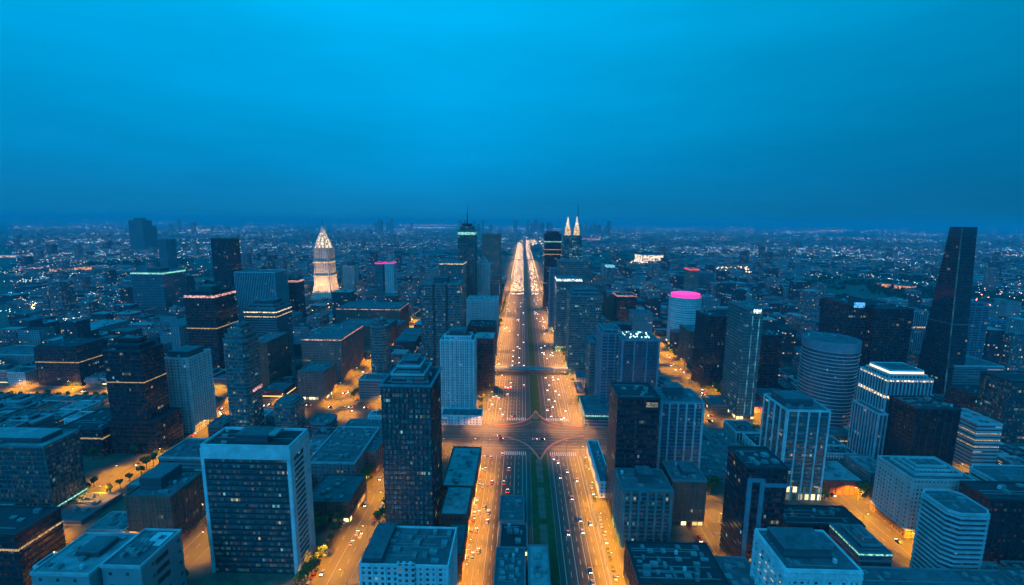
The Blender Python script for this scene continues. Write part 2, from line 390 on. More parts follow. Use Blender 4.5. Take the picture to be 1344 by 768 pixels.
def building(name, label, xl, xr, yt, D, depth, st, cat='building', units=3, par=1.1, plants=(), bands=(), tiers=(), base=None, chamf=0, ovalr=False, detail=True, masts=(), rf=None, group=None, height=None, hook=None):
    x0, x1, y0, y1, H = place(xl, xr, yt, D, depth)
    if height: H = height
    H -= par
    cx, cy_ = (x0 + x1) / 2, (y0 + y1) / 2
    FOOT.append((x0, x1, y0, y1))
    root = empty(name, label, cat, (cx, cy_, 0), group)
    hw, hd = (x1 - x0) / 2, depth / 2
    fp = oval(0, 0, hw, hd) if ovalr else (cham(-hw, hw, -hd, hd, chamf) if chamf else rect(-hw, hw, -hd, hd))
    zb = 0
    if base:       # (kind, height, grow): a ground storey or podium of its own
        k, h, g = base; f2 = grow(fp, g); b = MB(); b.prism(f2, f2, 0, h); b.build('ground_floor' if h < 7 else 'podium', fm(k), root); zb = h
        if g > .5: roof(root, f2, h, st, .7, 2, 5)
    mass(root, fp, zb, H, st, detail=detail)
    cur, z = fp, H
    roof(root, fp, H, st, par, units, int(abs(cx * 7 + cy_)), rf)
    for ins, h, s2 in tiers:
        cur = grow(cur, -ins); mass(root, cur, z - .1, z + h, s2 or st, core='upper_storeys'); z += h
        roof(root, cur, z, s2 or st, .8, 1, int(abs(cx)), rf)
    for fx0, fx1, fy0, fy1, h in plants:
        plant(root, -hw + fx0 * 2 * hw, -hw + fx1 * 2 * hw, -hd + fy0 * 2 * hd, -hd + fy1 * 2 * hd, z + .2, h, rf=rf or 'mid')
    for za, zh, m in bands:
        f2 = cur if za > 1 else fp
        lightband(root, fp, za * H, za * H + zh, LM[m])
    for fx, fy, h, r_ in masts: mast(root, -hw + fx * 2 * hw, -hd + fy * 2 * hd, z, h, r_)
    if hook: hook(root, fp, hw, hd, H, z)
    return root

# ------------------------------------------------------------------ ground, blocks and roads
ASPH = NB('asphalt')
n_ = ASPH.noise(.05, 5); n3 = ASPH.noise(2.0, 3); tcx = ASPH.n('ShaderNodeTexCoord'); mpx = ASPH.n('ShaderNodeMapping'); mpx.inputs['Scale'].default_value = (1.1, .012, 1)
ASPH.l(tcx.outputs['Object'], mpx.inputs[0]); stn = ASPH.n('ShaderNodeTexNoise'); stn.inputs['Scale'].default_value = 1.0; stn.inputs['Detail'].default_value = 3; ASPH.l(mpx.outputs[0], stn.inputs[0])
f_ = ASPH.math('ADD', ASPH.math('MULTIPLY', n_, .4), ASPH.math('ADD', ASPH.math('MULTIPLY', n3, .15), ASPH.math('MULTIPLY', stn.outputs[0], .45)))
ASPH.l(ASPH.mix(ASPH.rng(f_, .35, .65, 0, 1), (.036, .032, .026), (.104, .090, .068)), ASPH.p.inputs['Base Color']); ASPH.p.inputs['Roughness'].default_value = .65
ASPH = ASPH.m
PAVE = plain('paving', (.145, .128, .095), .85, scale=.12, var=.45)
GRASS = plain('lawn_grass', (.040, .080, .020), .95, scale=.3, var=.5)
KERB = plain('kerb_stone', (.30, .28, .26), .85)
PAINT = plain('road_paint', (.70, .68, .62), .7, scale=1.5, var=.25)
PAINTR = plain('red_kerb_paint', (.62, .22, .15), .7)

LAND = NB('land')
a_ = LAND.noise(.0016, 6, rough=.6); c_ = LAND.noise(.012, 4)
f_ = LAND.math('ADD', LAND.math('MULTIPLY', a_, .65), LAND.math('MULTIPLY', c_, .35))
cr_ = LAND.n('ShaderNodeValToRGB'); LAND.l(LAND.rng(f_, .36, .64, 0, 1), cr_.inputs[0]); e_ = cr_.color_ramp.elements
e_[0].color = (.016, .028, .018, 1); e_[1].color = (.12, .12, .12, 1); x_ = cr_.color_ramp.elements.new(.45); x_.color = (.035, .045, .035, 1)
LAND.l(cr_.outputs[0], LAND.p.inputs['Base Color']); LAND.p.inputs['Roughness'].default_value = .9
b = MB(); b.quad([(-30000, -600, -.3), (30000, -600, -.3), (30000, 45000, -.3), (-30000, 45000, -.3)], [(0, 0)] * 4)
setting(b.build('ground', LAND.m), label='dim blue city plain reaching the horizon')
RY0, RY1 = 120, 1700
b = MB(); b.quad([(-1500, RY0, 0), (1500, RY0, 0), (1500, RY1, 0), (-1500, RY1, 0)], [(0, 0)] * 4)
setting(b.build('road', ASPH), label='asphalt streets between the city blocks')
b = MB(); b.quad([(-44, RY1, 0), (66, RY1, 0), (66, 4800, 0), (-44, 4800, 0)], [(0, 0)] * 4)
setting(b.build('avenue_road', ASPH), label='far part of the wide straight avenue')

COLS = {  # column: (x0, x1, cross-street cuts (y centre, width))
 'A': (-900, -492, [(300, 20), (540, 36)]), 'B': (-468, -350, [(300, 20), (540, 36)]), 'C': (-328, -240, [(262, 26), (505, 44)]),
 'D': (-210, -133, [(505, 44), (300, 0)]), 'E': (-104, -50, [(438, 56)]), 'F': (72, 122, [(438, 56), (330, 10)]),
 'G': (144, 250, [(300, 24), (1090, 1230)]), 'K': (144, 222, [(315, 388), (509, 1)]), 'H': (278, 390, [(283, 26), (332, 16), (1099, 1232)]), 'L': (258, 390, [(318, 398)]), 'I': (412, 530, [(332, 16), (500, 34)]), 'J': (554, 900, [(332, 16), (500, 34)])}
BLOCKS = []
bp = MB(); bk = MB()
for k, (x0, x1, cuts) in COLS.items():
    ys = sorted([c for c in cuts if c[1] > 0] + ([(700 + 135 * i, 16) for i in range(7)] if k not in 'GH' else []))
    y = RY0
    for yc, wd in ys + [(RY1 + 5, 10)]:
        if yc - wd / 2 - y > 12:
            BLOCKS.append((x0, x1, y, yc - wd / 2, k))
            bp.box(x0, x1, y, yc - wd / 2, 0.0, .14); bk.ring(rect(x0 - .3, x1 + .3, y - .3, yc - wd / 2 + .3), rect(x0, x1, y, yc - wd / 2), 0, .15)
        y = yc + wd / 2
setting(bp.build('pavement', PAVE)); setting(bk.build('kerb', KERB))
# avenue: kerbed side strips and a green median
b = MB(); g = MB(); kb = MB(); pth = MB()
def strip(x0, x1, y0, y1, m, z=.14):
    m.box(x0, x1, y0, y1, 0, z)
MED = [(10, 26, 200, 408), (12, 24, 480, 636), (13, 23, 652, 1350), (13, 23, 1400, 2400)]
for x0, x1, y0, y1 in MED:
    strip(x0, x1, y0, y1, g, .16); kb.ring(rect(x0 - .35, x1 + .35, y0 - .35, y1 + .35), rect(x0, x1, y0, y1), 0, .2)
setting(g.build('median_lawn', GRASS), 'stuff', 'strip of grass down the middle of the avenue')
setting(kb.build('median_kerb', KERB))
for y0, y1 in ((210, 250), (258, 305), (312, 352), (360, 398)): pth.box(15, 20.5, y0, y1, .1, .19)
pth.box(14.5, 21, 486, 500, .1, .19)
setting(pth.build('median_path', PAVE))
# side strip between the carriageway and the service road on the right
b = MB()
for y0, y1 in ((200, 408), (470, 634), (655, 1400)):
    b.box(-41, -39.2, y0, y1, 0, .15); b.box(56.5, 58, y0, y1, 0, .15)
setting(b.build('avenue_kerb', KERB))
# paint
b = MB()
def line(x, y0, y1, wd=.22, dash=0, gap=0):
    y = y0
    while y < y1:
        e = min(y1, y + (dash or y1 - y0)); b.quad([(x - wd / 2, y, .006), (x + wd / 2, y, .006), (x + wd / 2, e, .006), (x - wd / 2, e, .006)], [(0, 0)] * 4)
        y = e + (gap or 1e9)
LANES_L = [-36, -32.5, -29, -25.5, -22, -18.5, -15, -11.5, -8, -4.5, -1, 2.5, 6]
LANES_R = [30, 33.5, 37, 40.5, 44, 47.5, 51, 54.5]
for y0, y1 in ((200, 405), (480, 632), (656, 1690)):
    for i, x in enumerate(LANES_L + LANES_R):
        edge = i in (0, 2, 4, 6, 9, 11, len(LANES_L) - 1, len(LANES_L), len(LANES_L) + len(LANES_R) - 1, 15, 17, 18)  # edge lines, and inner lines kept solid as painted traffic light streaks
        line(x, y0, y1, .28, 0 if edge else 5, 0 if edge else 6)
    line(66, y0, y1, .2, 3, 5)
for xs in ((-15, 7), (29, 54)):
    for yc in (405, 482):
        x = xs[0]
        while x < xs[1]:
            b.quad([(x, yc, .007), (x + .9, yc, .007), (x + .9, yc + 7, .007), (x, yc + 7, .007)], [(0, 0)] * 4); x += 2.0
for X, wd in ((-117, 24), (-225, 26), (-339, 20), (133, 20), (264, 24), (240, 30), (401, 20)):
    for dx in (-wd / 4, 0, wd / 4): line(X + dx, 512 if X == 240 else 130, 474 if X == 264 else 1680, .2, 0 if dx == 0 else 4, 0 if dx == 0 else 7)
for X0, X1, Y in ((-480, -50, 505), (-48, 66, 430), (-48, 66, 448), (72, 560, 495), (-900, -350, 540), (140, 248, 300)):
    x = X0
    while x < X1:
        b.quad([(x, Y, .009), (x + 5, Y, .009), (x + 5, Y + .25, .009), (x, Y + .25, .009)], [(0, 0)] * 4); x += 10
for Y in (418, 424, 436, 442, 454, 459):
    b.quad([(-100, Y, .011), (120, Y, .011), (120, Y + .22, .011), (-100, Y + .22, .011)], [(0, 0)] * 4)
setting(b.build('road_marking', PAINT))
# pointed noses where the carriageways split at the crossroads
b = MB()
def curve(pts, wd, z0, z1, mb):
    for p, q in zip(pts, pts[1:]):
        dx, dy = q[0] - p[0], q[1] - p[1]; L = math.hypot(dx, dy)
        mb.obox((p[0] + q[0]) / 2, (p[1] + q[1]) / 2, L + .3, wd, z0, z1 + rnd.uniform(0, .02), math.atan2(dy, dx))
def bez(p0, p1, p2, p3, n=14):
    o = []
    for i in range(n + 1):
        t = i / n; a, c, d, e = (1 - t) ** 3, 3 * t * (1 - t) ** 2, 3 * t * t * (1 - t), t ** 3
        o.append((a * p0[0] + c * p1[0] + d * p2[0] + e * p3[0], a * p0[1] + c * p1[1] + d * p2[1] + e * p3[1]))
    return o
for s in (-1, 1):
    curve(bez((18, 509), (18 + s * 7, 478), (18 + s * 18, 472), (18 + s * 52, 468)), 1.9, 0, .16, b)
    curve(bez((18, 497), (18 + s * 5, 470), (18 + s * 12, 466), (18 + s * 50, 464)), .8, 0, .14, b)
    curve(bez((19, 396), (19 + s * 7, 420), (19 + s * 12, 438), (18 + s * 48, 446)), 1.9, 0, .16, b)
setting(b.build('junction_kerb', PAINTR))

# ------------------------------------------------------------------ the buildings one can tell apart
B = building
# --- left, nearest rows
B('office_tower', 'black glass tower with thin slanting light band, cut by the left edge of the view', -70, 20, 700, 235, 26, 'black', 'tower', bands=((.72, 1.2, 'yel'),), units=4)
B('office_block', 'greenish glass block with faint lights beside the low dark annex', -70, 57, 584, 300, 26, 'tealgrid', plants=((.1, .9, .2, .8, 4),), bands=((.12, 1.0, 'green'),), rf='pale')
B('office_block', 'low charcoal block with a pale yellow light strip, abutting the black tower', 74, 133, 563, 388, 48, 'black', bands=((.66, 1.3, 'yel'),))
def l4(root, fp, hw, hd, H, z):
    f = rect(-hw - 1.5, hw + 8, -hd - 2, hd + 4); mass(root, f, 0, 32, 'black', core='podium'); roof(root, f, 32, 'black')
B('office_tower', 'tall black slab tower with a stepped crown and a wider lower half', 134, 184, 460, 395, 26, 'black', 'tower', tiers=((4, 5, 'black'), (4, 5, 'black')), hook=l4, bands=((.70, .8, 'yel'),), rf='mid')
B('apartment_tower', 'pale grid-windowed apartment tower glowing orange at its foot', 213, 246, 470, 437, 34, 'white', 'tower', plants=((.1, .9, .15, .8, 6),))
def l6(root, fp, hw, hd, H, z):
    mast(root, 0, 0, z, 9, .5)
    b = MB(); b.box(hw + .3, hw + 1.0, -hd * .6, hd * .7, H * .50, H * .50 + 2.6); s = b.build('sign_board', LM['pinkw'], root)
B('art_deco_tower', 'blue stepped tower with faceted crown and a glowing red sign strip', 289, 322, 446, 415, 24, 'teal', 'tower', chamf=3.5, tiers=((1.8, 5, 'teal'), (2.6, 5, 'teal'), (2.4, 4, 'teal')), hook=l6)
B('office_tower', 'black tower topped by a rosy light band', 241, 280, 386, 600, 48, 'black', 'tower', bands=((.965, 3.2, 'pinkw'), (.60, 1.2, 'yel')), plants=((.25, .7, .3, .7, 6),), tiers=((5, 3, 'black'),))
B('office_tower', 'stepped dark tower with two cream light bands round its shoulders', 320, 362, 404, 640, 44, 'slate', 'tower', bands=((.93, 1.6, 'creamy'), (.86, 1.3, 'gold')), tiers=((5, 5, 'slate'),), plants=((.2, .8, .2, .8, 4),))
B('office_block', 'brown office block with tiny warm windows behind the blue stepped tower', 323, 350, 449, 560, 56, 'brown', units=4)
B('courthouse', 'long rose stone block with a glowing cornice', 395, 447, 444, 600, 88, 'pink', 'public building', bands=((.965, 1.5, 'pinkw'),), units=8)
B('office_block', 'square rose block with a dense window grid and lit shopfronts at the corner', 391, 425, 487, 530, 34, 'pink', base=('shop', 4, .2), units=4)
B('apartment_tower', 'slim rounded blue apartment tower above a stepped podium', 482, 508, 428, 560, 22, 'teal', 'tower', ovalr=True, tiers=((2.5, 4, 'teal'), (2.5, 4, 'teal')))
B('podium_building', 'stepped office podium at the foot of the slim rounded tower', 471, 503, 498, 535, 22, 'strip', units=4)
B('office_block', 'small blue block with a rounded roof room beside the white-framed tower', 357, 386, 533, 428, 24, 'teal', chamf=3, tiers=((2, 3, 'teal'), (2, 2, 'teal')))
B('low_building', 'low dark annex hugging the foot of the blue stepped tower', 272, 292, 552, 428, 24, 'slate', height=14)
# white framed tower in front
def l24(root, fp, hw, hd, H, z):
    b = MB()
    for x0, x1, y0, y1 in ((-hw - .7, -hw + 1.3, -hd - .7, -hd + 1.5), (hw - 1.6, hw + .7, -hd - .7, -hd + 3.4), (hw - 1.6, hw + .7, hd - 7.0, hd + .7), (-hw - .7, -hw + 1.3, hd - 3, hd + .7)):
        b.box(x0, x1, y0, y1, 0, H - 7)
    b.box(-hw - .72, hw + .72, -hd - .72, hd + .72, H - 7.2, H - .65)
    b.build('white_frame', P_WHITE, root)
    b = MB(); k = 2
    while k < H - 10: b.box(hw + .0, hw + .45, -hd + 3.4, hd - 7.0, k, k + 1.1, bottom=True); k += 3.7
    b.build('balcony_ledge', P_WHITE, root)
    b = MB(); b.box(hw * .45, hw * .62, -hd * .6, hd * .2, H + 5.4, H + 6.6); b.build('roof_unit', METAL, root)
B('framed_tower', 'nearest tower, dark glass front in a broad white concrete frame', 264, 379, 584, 252, 23, ('tealcurtain', (P_DARK, 3.7, 1.1, .2), None, P_WHITE, 'dark'), 'tower', par=1.8, units=4, plants=((.33, .70, .25, .75, 5),), hook=l24)
B('corner_hotel', 'brown mid-rise block with arched bays, pale drum on its roof and orange street glow below', 164, 223, 651, 277, 32, 'brown', plants=((.12, .62, .25, .85, 9),), units=6, base=('brown', 5, .4), bands=())
def l26(root, fp, hw, hd, H, z):
    b = MB()
    for k in range(3): b.box(hw + .1, hw + .35, -hd * .35 + k * .0, hd * .25, H - 6 - k * 6, H - 3.2 - k * 6, bottom=True)
    b.build('window_opening', P_DARK, root)
    b = MB(); b.box(-hw * .1, hw * .8, hd * .1, hd * .85, H + .3, H + .8); b.build('skylight', P_WHITE, root)
WALLONLY = window('plain_pale_wall', (.30, .33, .35), (.03, .04, .05), bay=9, fh=7, wf=.2, hf=.25, lit=.0)
FM['plainwall'] = lambda: WALLONLY
B('rooftop_building', 'pale walled block with white roof patches and dark slot openings, foreground', 132, 184, 742, 205, 28, ('plainwall', None, None, P_PALE, 'mid'), units=5, hook=l26)
B('rooftop_building', 'terraced flat-roofed block with a long skylight, below the pale walled block', 40, 116, 752, 200, 30, ('plainwall', None, None, P_PALE, 'pale'), units=6, plants=((.4, .8, .4, .8, 3),))
B('low_building', 'low windowless dark hall between the greenish block and the brown hotel', 40, 106, 682, 292, 34, 'slate', units=5)
def l28(root, fp, hw, hd, H, z):
    b = MB(); b.box(hw + .3, hw + .8, -hd, hd, H - 2.2, H - .2, bottom=True); b.build('lit_fascia', emit('fascia_light', (.80, .92, 1.), 3.5), root)
B('showroom', 'flat-roofed showroom with a brilliant white fascia and golden glass front', 84, 113, 640, 345, 42, ('shop', None, None, P_GREY, 'mid'), 'shop', units=2, hook=l28)
B('office_block', 'blue-grey block with strip windows just behind the white-framed tower', 208, 268, 600, 360, 34, 'strip', units=5)
# --- left, second row
B('office_block', 'black cube-like block with a thin light line, beside the rose apartments', 44, 100, 456, 562, 44, 'blackgrid', bands=((.62, 1.0, 'yel'),), tiers=((2, 2, 'black'),))
B('apartment_block', 'low block with warm window rows half hidden by the black cube', 108, 136, 484, 610, 30, 'pink', units=3)
B('office_block', 'long pale slab at the left edge above the golden forecourt', -30, 44, 465, 640, 50, 'greygrid', units=5)
B('market_hall', 'small golden-lit hall at the left edge of the view', -10, 30, 494, 608, 16, ('shop', None, None, P_GREY, 'mid'), 'hall')
B('depot', 'wide low roof with pale ridges in the dim left district', 88, 128, 430, 800, 70, 'grey', units=6, rf='pale')
B('office_tower', 'dark block crowned by a green light band', 171, 213, 357, 1000, 70, 'slate', 'tower', bands=((.96, 3.5, 'green'),), plants=((.3, .7, .3, .7, 6),))
B('office_tower', 'lone slim black tower behind the rosy banded tower', 276, 300, 313, 900, 34, 'black', 'tower')
B('office_tower', 'narrow dark tower on the left, far behind the green-banded block', 204, 221, 314, 1900, 50, 'slate', 'tower', chamf=12)
B('high_rise', 'far dark high-rise standing against the left horizon', 168, 186, 289, 3000, 80, 'slate', 'tower', tiers=((20, 14, 'slate'),))
B('high_rise', 'lower shoulder tower right beside the high-rise on the left horizon', 186, 196, 296, 3080, 60, 'slate', 'tower')
B('office_slab', 'wide ribbed grey slab behind the cream-banded tower', 307, 360, 357, 900, 50, 'blueribs', 'tower')
B('office_tower', 'small dark tower with a rosy rooftop sign line right of the ribbed slab', 374, 390, 366, 960, 30, 'black', 'tower', bands=((.93, 4, 'pinkw'),))
B('office_block', 'grey wing joined to the ribbed slab, nearer the floodlit tower', 360, 374, 362, 1000, 40, 'grey', 'tower')
B('office_tower', 'left one of two slim towers with magenta caps', 492, 502, 345, 1150, 30, 'slate', 'tower', bands=((.985, 3, 'magenta'),))
B('office_tower', 'right one of two slim towers with magenta caps', 505, 516, 345, 1150, 30, 'whitefine', 'tower', bands=((.985, 3, 'magenta'),))
B('apartment_tower', 'small pale double tower between the floodlit tower and the magenta-capped pair', 450, 464, 349, 1400, 40, 'whitefine', 'tower', plants=((.3, .8, .2, .8, 12),))
B('arcade_building', 'long low brown building whose right side glows red above the lit street', 441, 524, 404, 850, 70, 'brown', units=6, bands=((.95, 1, 'pinkw'),))
B('arcade_building', 'second brown terrace below the long one along the lit street', 440, 508, 428, 745, 60, 'brown', units=4)
def mag(root, fp, hw, hd, H, z):
    for nm, x, m in (('lamp_panel', 0, 'magenta'), ('lamp_panel', -9, 'white')):
        b = MB(); b.box(x, x + 9, -2, 0, H + 1, H + 6, bottom=True); b.build(nm, LM[m], root)
B('theatre', 'dark low roof carrying a glowing magenta and white billboard', 450, 524, 413, 800, 40, 'slate', 'theatre', hook=mag, height=34)
# --- centre left
def c1(root, fp, hw, hd, H, z):
    b = MB(); b.ring(grow(fp, 1.0), grow(fp, .5), H - .2, H + 1.5); b.build('roof_rim', P_BLUE, root)
B('glass_tower', 'dark green glass tower with a pale roof rim, standing before the crossroads', 500, 565, 505, 286, 36, ('tealcurtain', (P_DARK, 3.7, .6, .1), (P_DARK, 3.0, .3, .3), P_BLUE, 'dark'), 'tower', units=7, tiers=((5.5, 6, 'strip'), (3.0, 5, 'strip'), (3.0, 3.5, 'slate')), hook=c1)
def c2(root, fp, hw, hd, H, z):
    b = MB(); b.box(-hw * .15, hw * .25, -hd - 1.0, -hd + 1, 0, H + 2.2); b.build('bay', fm('white'), root)
B('corner_block', 'pale mid-rise with a raised centre bay and cluttered roof, foot of the green glass tower', 472, 588, 741, 212, 30, 'white', units=10, hook=c2, plants=((.02, .24, .05, .98, 3),), rf='mid')
B('low_building', 'flat-roofed brick block with pale roof patches beside the left carriageway', 580, 622, 628, 325, 62, 'brick', units=7, rf='pale', base=('shop', 4.2, .1), height=17)
B('low_building', 'dark red block with a snowy white roof along the left carriageway', 578, 613, 697, 286, 34, 'brick', units=3, rf='pale', base=('shop', 4.2, .1), height=20)
B('low_building', 'lower red brick block with lit doors nearest the left carriageway foot', 582, 606, 745, 250, 30, 'brick', units=2, base=('shop', 4.2, .1), height=18)
B('apartment_tower', 'pale twin-shaft apartment tower rising from a white podium', 578, 622, 446, 488, 26, 'whitefine', 'tower', plants=((.25, .75, .2, .9, 6),), tiers=((4, 4, 'whitefine'),), rf='mid')
B('podium_building', 'white podium with punched windows below the pale twin-shaft tower', 579, 632, 545, 468, 19, 'white', units=3, rf='mid')
B('office_block', 'striped dark office slab right of the pale twin-shaft tower', 622, 648, 444, 555, 34, 'black', units=4, rf='pale')
B('low_building', 'low red block along the left pavement of the avenue, past the striped slab', 624, 640, 520, 590, 22, 'brown', height=10)
def c6(root, fp, hw, hd, H, z):
    for x in (-hw * .35, hw * .3):
        b = MB(); b.box(x - 1.5, x + 1.5, -hd - .8, -hd + .5, 4, H); b.build('recess_shade', P_DARK, root)  # raised dark strip, its colour standing in for the shade of a recess
B('apartment_tower', 'broad blue-green tower with two dark strips for shaded recesses and a domed middle', 552, 604, 372, 640, 36, 'teal', 'tower', hook=c6, plants=((.3, .65, .2, .8, 8),), masts=())
B('office_tower', 'blue tower with blank bands directly behind the broad recessed tower', 577, 608, 345, 860, 50, 'teal', 'tower', bands=((.985, 2, 'gold'),))
B('office_tower', 'dark needle-topped tower with a yellow-lit collar, left of the avenue', 601, 623, 302, 960, 40, 'tealribs', 'tower', tiers=((4, 8, 'tealgrid'), (4, 6, 'black')), bands=((.955, 6, 'green'),), masts=((.5, .5, 48, 1.4),))
B('office_slab', 'mauve ribbed slab tower beside the far end of the avenue', 632, 656, 307, 1230, 60, 'pink', 'tower', par=2)
B('apartment_tower', 'pale stepped tower in front of the mauve ribbed slab', 626, 642, 346, 1000, 34, 'whitefine', 'tower', tiers=((5, 8, 'whitefine'), (5, 6, 'whitefine')))
B('office_block', 'pale office block with rows of white-lit windows on the avenue', 612, 653, 394, 790, 50, ('whitefine', (P_PALE, 3, .8, .3), None, P_PALE, 'pale'), units=8)
B('office_block', 'dark glazed roof block below the white-lit office on the avenue', 614, 650, 428, 690, 44, 'blackgrid', units=4)
B('office_block', 'low brown block beside the avenue below the mauve ribbed slab', 642, 658, 362, 1150, 40, 'brown')
B('low_building', 'green-roofed low block on the avenue island behind the car park', 655, 688, 668, 298, 30, 'grey', units=3, rf='mid', height=8)
B('low_building', 'low hall with lit colonnade in the middle of the lower avenue', 656, 692, 700, 272, 24, ('shop', None, None, P_GREY, 'dark'), units=3, height=7)
B('low_building', 'dark machinery roofs at the bottom of the avenue island', 648, 690, 722, 232, 32, 'slate', units=14, height=13)
B('low_building', 'bare pale-roofed hall at the bottom of the avenue island', 695, 724, 722, 232, 36, 'slate', units=3, rf='pale', height=12)
# low blocks between street and green tower
B('courtyard_block', 'low windowed block with jumbled roofs behind the white-framed tower', 404, 466, 625, 345, 66, 'greygrid', units=14, height=23)
B('courtyard_block', 'rose corner wing lit orange from the street below the jumbled roofs', 470, 494, 612, 370, 34, 'pink', units=3, height=20)
B('brick_block', 'brown brick block with a bright shop window above the small plaza', 400, 458, 658, 302, 36, 'brown', units=5, base=('shop', 4.6, .1))
B('low_building', 'low grey roofs on the near side of the left crossroads', 440, 496, 575, 418, 40, 'slate', units=12, height=9)
B('low_building', 'small round-roofed pavilion by the left crossroads', 404, 432, 556, 440, 24, 'slate', units=3, chamf=4, height=12)
# --- right of the avenue
B('office_tower', 'dark tower with yellow-lit storeys, left neighbour of the twin-spired tower', 715, 737, 307, 1120, 50, 'black', 'tower', bands=((.9, 2, 'green'), (.8, 1.5, 'yel'), (.74, 1.5, 'yel')), tiers=((5, 6, 'black'),))
FM['spireglass'] = W('spire_tower_glass', (.035, .10, .12), (.012, .05, .065), bay=3.0, fh=4.2, wf=.7, hf=.5, lit=.25, power=1.0, dim=.25, cols=((.6, 1., .85), (.4, .95, 1.)))
def r2(root, fp, hw, hd, H, z):
    zs = atY(748, 309, 1000)[1]; zt = atY(748, 284, 1000)[1]
    for x in (-hw * .46, hw * .46):
        b = MB(); w_ = hw * .54; b.prism(rect(x - w_, x + w_, -12, 12), rect(x * .92 - w_ * .72, x * .92 + w_ * .80, -8, 8), H, zs); b.build('upper_shaft', fm('spireglass'), root)
        x *= .92; w_ *= .5
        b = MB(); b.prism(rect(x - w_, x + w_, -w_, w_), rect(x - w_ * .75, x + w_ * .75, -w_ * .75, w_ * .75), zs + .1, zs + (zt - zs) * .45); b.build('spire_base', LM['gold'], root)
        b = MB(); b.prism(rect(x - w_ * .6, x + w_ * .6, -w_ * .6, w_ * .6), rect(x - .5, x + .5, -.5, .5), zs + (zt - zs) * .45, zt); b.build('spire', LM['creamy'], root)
    b = MB(); b.tube((hw * .5, 0, zt - 1), (hw * .5, 0, zt + 30), .9, .25); b.build('antenna', P_DARK, root)
    b = MB(); b.box(-hw * .3, hw * .3, -6, 6, H, zs - 5); b.build('link', fm('tealdark'), root)
B('twin_spired_tower', 'blue-green tower with two glowing golden spires', 737, 765, 348, 1000, 40, 'teal', 'tower', hook=r2, units=0)
B('office_tower', 'wide blue-green tower standing right before the twin-spired tower', 733, 777, 343, 880, 50, 'teal', 'tower', units=3, chamf=3)
B('office_tower', 'blue-green tower with a white sign line, in front of the twin-spired tower', 731, 764, 366, 760, 44, 'teal', 'tower', bands=((.975, 4, 'white'),), units=4)
B('office_tower', 'grey-green tower with a stepped square crown at the right kerb of the avenue', 748, 791, 388, 640, 44, 'teal', 'tower', tiers=((4, 5, 'slate'), (3, 4, 'slate')), units=5)
B('apartment_tower', 'blue tower with fine balconies rising from the green-lit corner podium', 775, 814, 450, 545, 34, 'teal', 'tower', units=3, plants=((.2, .6, .2, .8, 4),))
B('podium_building', 'dark corner podium with a green sign strip at the crossroads', 768, 806, 542, 468, 50, 'slate', units=4, bands=((.80, 1.2, 'green'),))
B('low_building', 'slim low shed by the right kerb, next to the corner podium', 757, 768, 520, 545, 40, 'pink', height=9, units=1)
def r6(root, fp, hw, hd, H, z):
    r_ = random.Random(5)
    for i in range(26):
        b_ = MB(); x, y = r_.uniform(-hw * .7, hw * .7), r_.uniform(-hd * .6, hd * .8); b_.box(x, x + .9, y, y + .9, H + .3, H + 1.5); b_.build('roof_light', emit('roof_light', (.5, 1., .9), 3.5), root)
B('hotel_tower', 'wide pale blue tower with a notched front and sparkling lit roof terrace', 817, 866, 446, 480, 40, ('blueglass', None, (P_BLUE, 12.0, 1.6, .7), P_BLUE, 'mid'), 'tower', hook=r6, units=2, bands=((.95, 1.2, 'black') ,) if False else ())
B('hotel_tower', 'left wing of the wide pale blue tower with stepped upper storeys', 790, 817, 437, 500, 34, 'blue', 'tower', tiers=((2, 4, 'blue'),), units=2)
B('office_tower', 'black tower with one yellow top window group, near right of the avenue', 811, 867, 521, 312, 30, 'black', 'tower', units=4, hook=lambda root, fp, hw, hd, H, z: (lambda b: (b.box(hw * .35, hw * .9, -hd - .3, -hd - .05, H - 6.5, H - 3, bottom=True), b.build('lit_window', emit('dim_window', (.85, .7, .35), .35, .5), root)))(MB()))
B('apartment_tower', 'blue ribbed apartment tower with a drum on its roof', 868, 924, 527, 352, 30, ('blueglass', (P_BLUE, 3.0, .7, .3), (P_PALE, 6.5, 1.3, .9), P_BLUE, 'mid'), 'tower', plants=((.22, .6, .3, .75, 9),), units=4)
B('apartment_tower', 'stubby blue-green tower with balcony bays and a pale box on top', 818, 883, 642, 284, 26, ('tealdark', (P_TEAL, 3.1, .7, .3), (P_TEAL, 6, 1.6, .9), P_TEAL, 'mid'), 'tower', plants=((.36, .66, .3, .7, 7),), units=5)
B('brick_tower', 'dark brick block with a fine window grid over a red-lit ground floor', 883, 928, 630, 307, 26, ('brown', (P_BROWN, 3.5, .5, .15), (P_BROWN, 4.2, .9, .25), P_GREY, 'mid'), 'building', units=4, base=('shop', 5, .0), plants=((.4, .75, .3, .8, 3),))
B('low_building', 'pale low block with grid windows behind the dark brick block', 920, 958, 606, 385, 40, 'grey', units=4)
def r12(root, fp, hw, hd, H, z):
    b = MB()
    for x in (-hw + .8, -hw + .8 + hw * .62): b.box(x, x + hw * .22, -hd - .8, -hd + .2, 0, H - 9)
    b.box(-hw + .8, -hw + .8 + hw * .84, -hd - .82, -hd + .2, H - 9, H - 6.5, bottom=True)
    b.box(-hw + .8 + hw * .84, hw + .3, -hd - .7, -hd + .2, H - 12, H - 9.6, bottom=True)
    b.build('portal_frame', P_BLUE, root)
B('office_tower', 'black tower with a pale portal-shaped frame on its front', 981, 1035, 613, 262, 26, 'black', 'tower', units=4, hook=r12)
def r13(root, fp, hw, hd, H, z):
    f = grow(fp, .5); b = MB(); b.prism(f, f, .2, 12); b.build('lit_arcade', window('lit_arcade', (.40, .36, .30), (.16, .12, .06), bay=5, fh=6.5, wf=.6, hf=.75, lit=.9, power=2.6, cols=(YEL, WARM)), root)
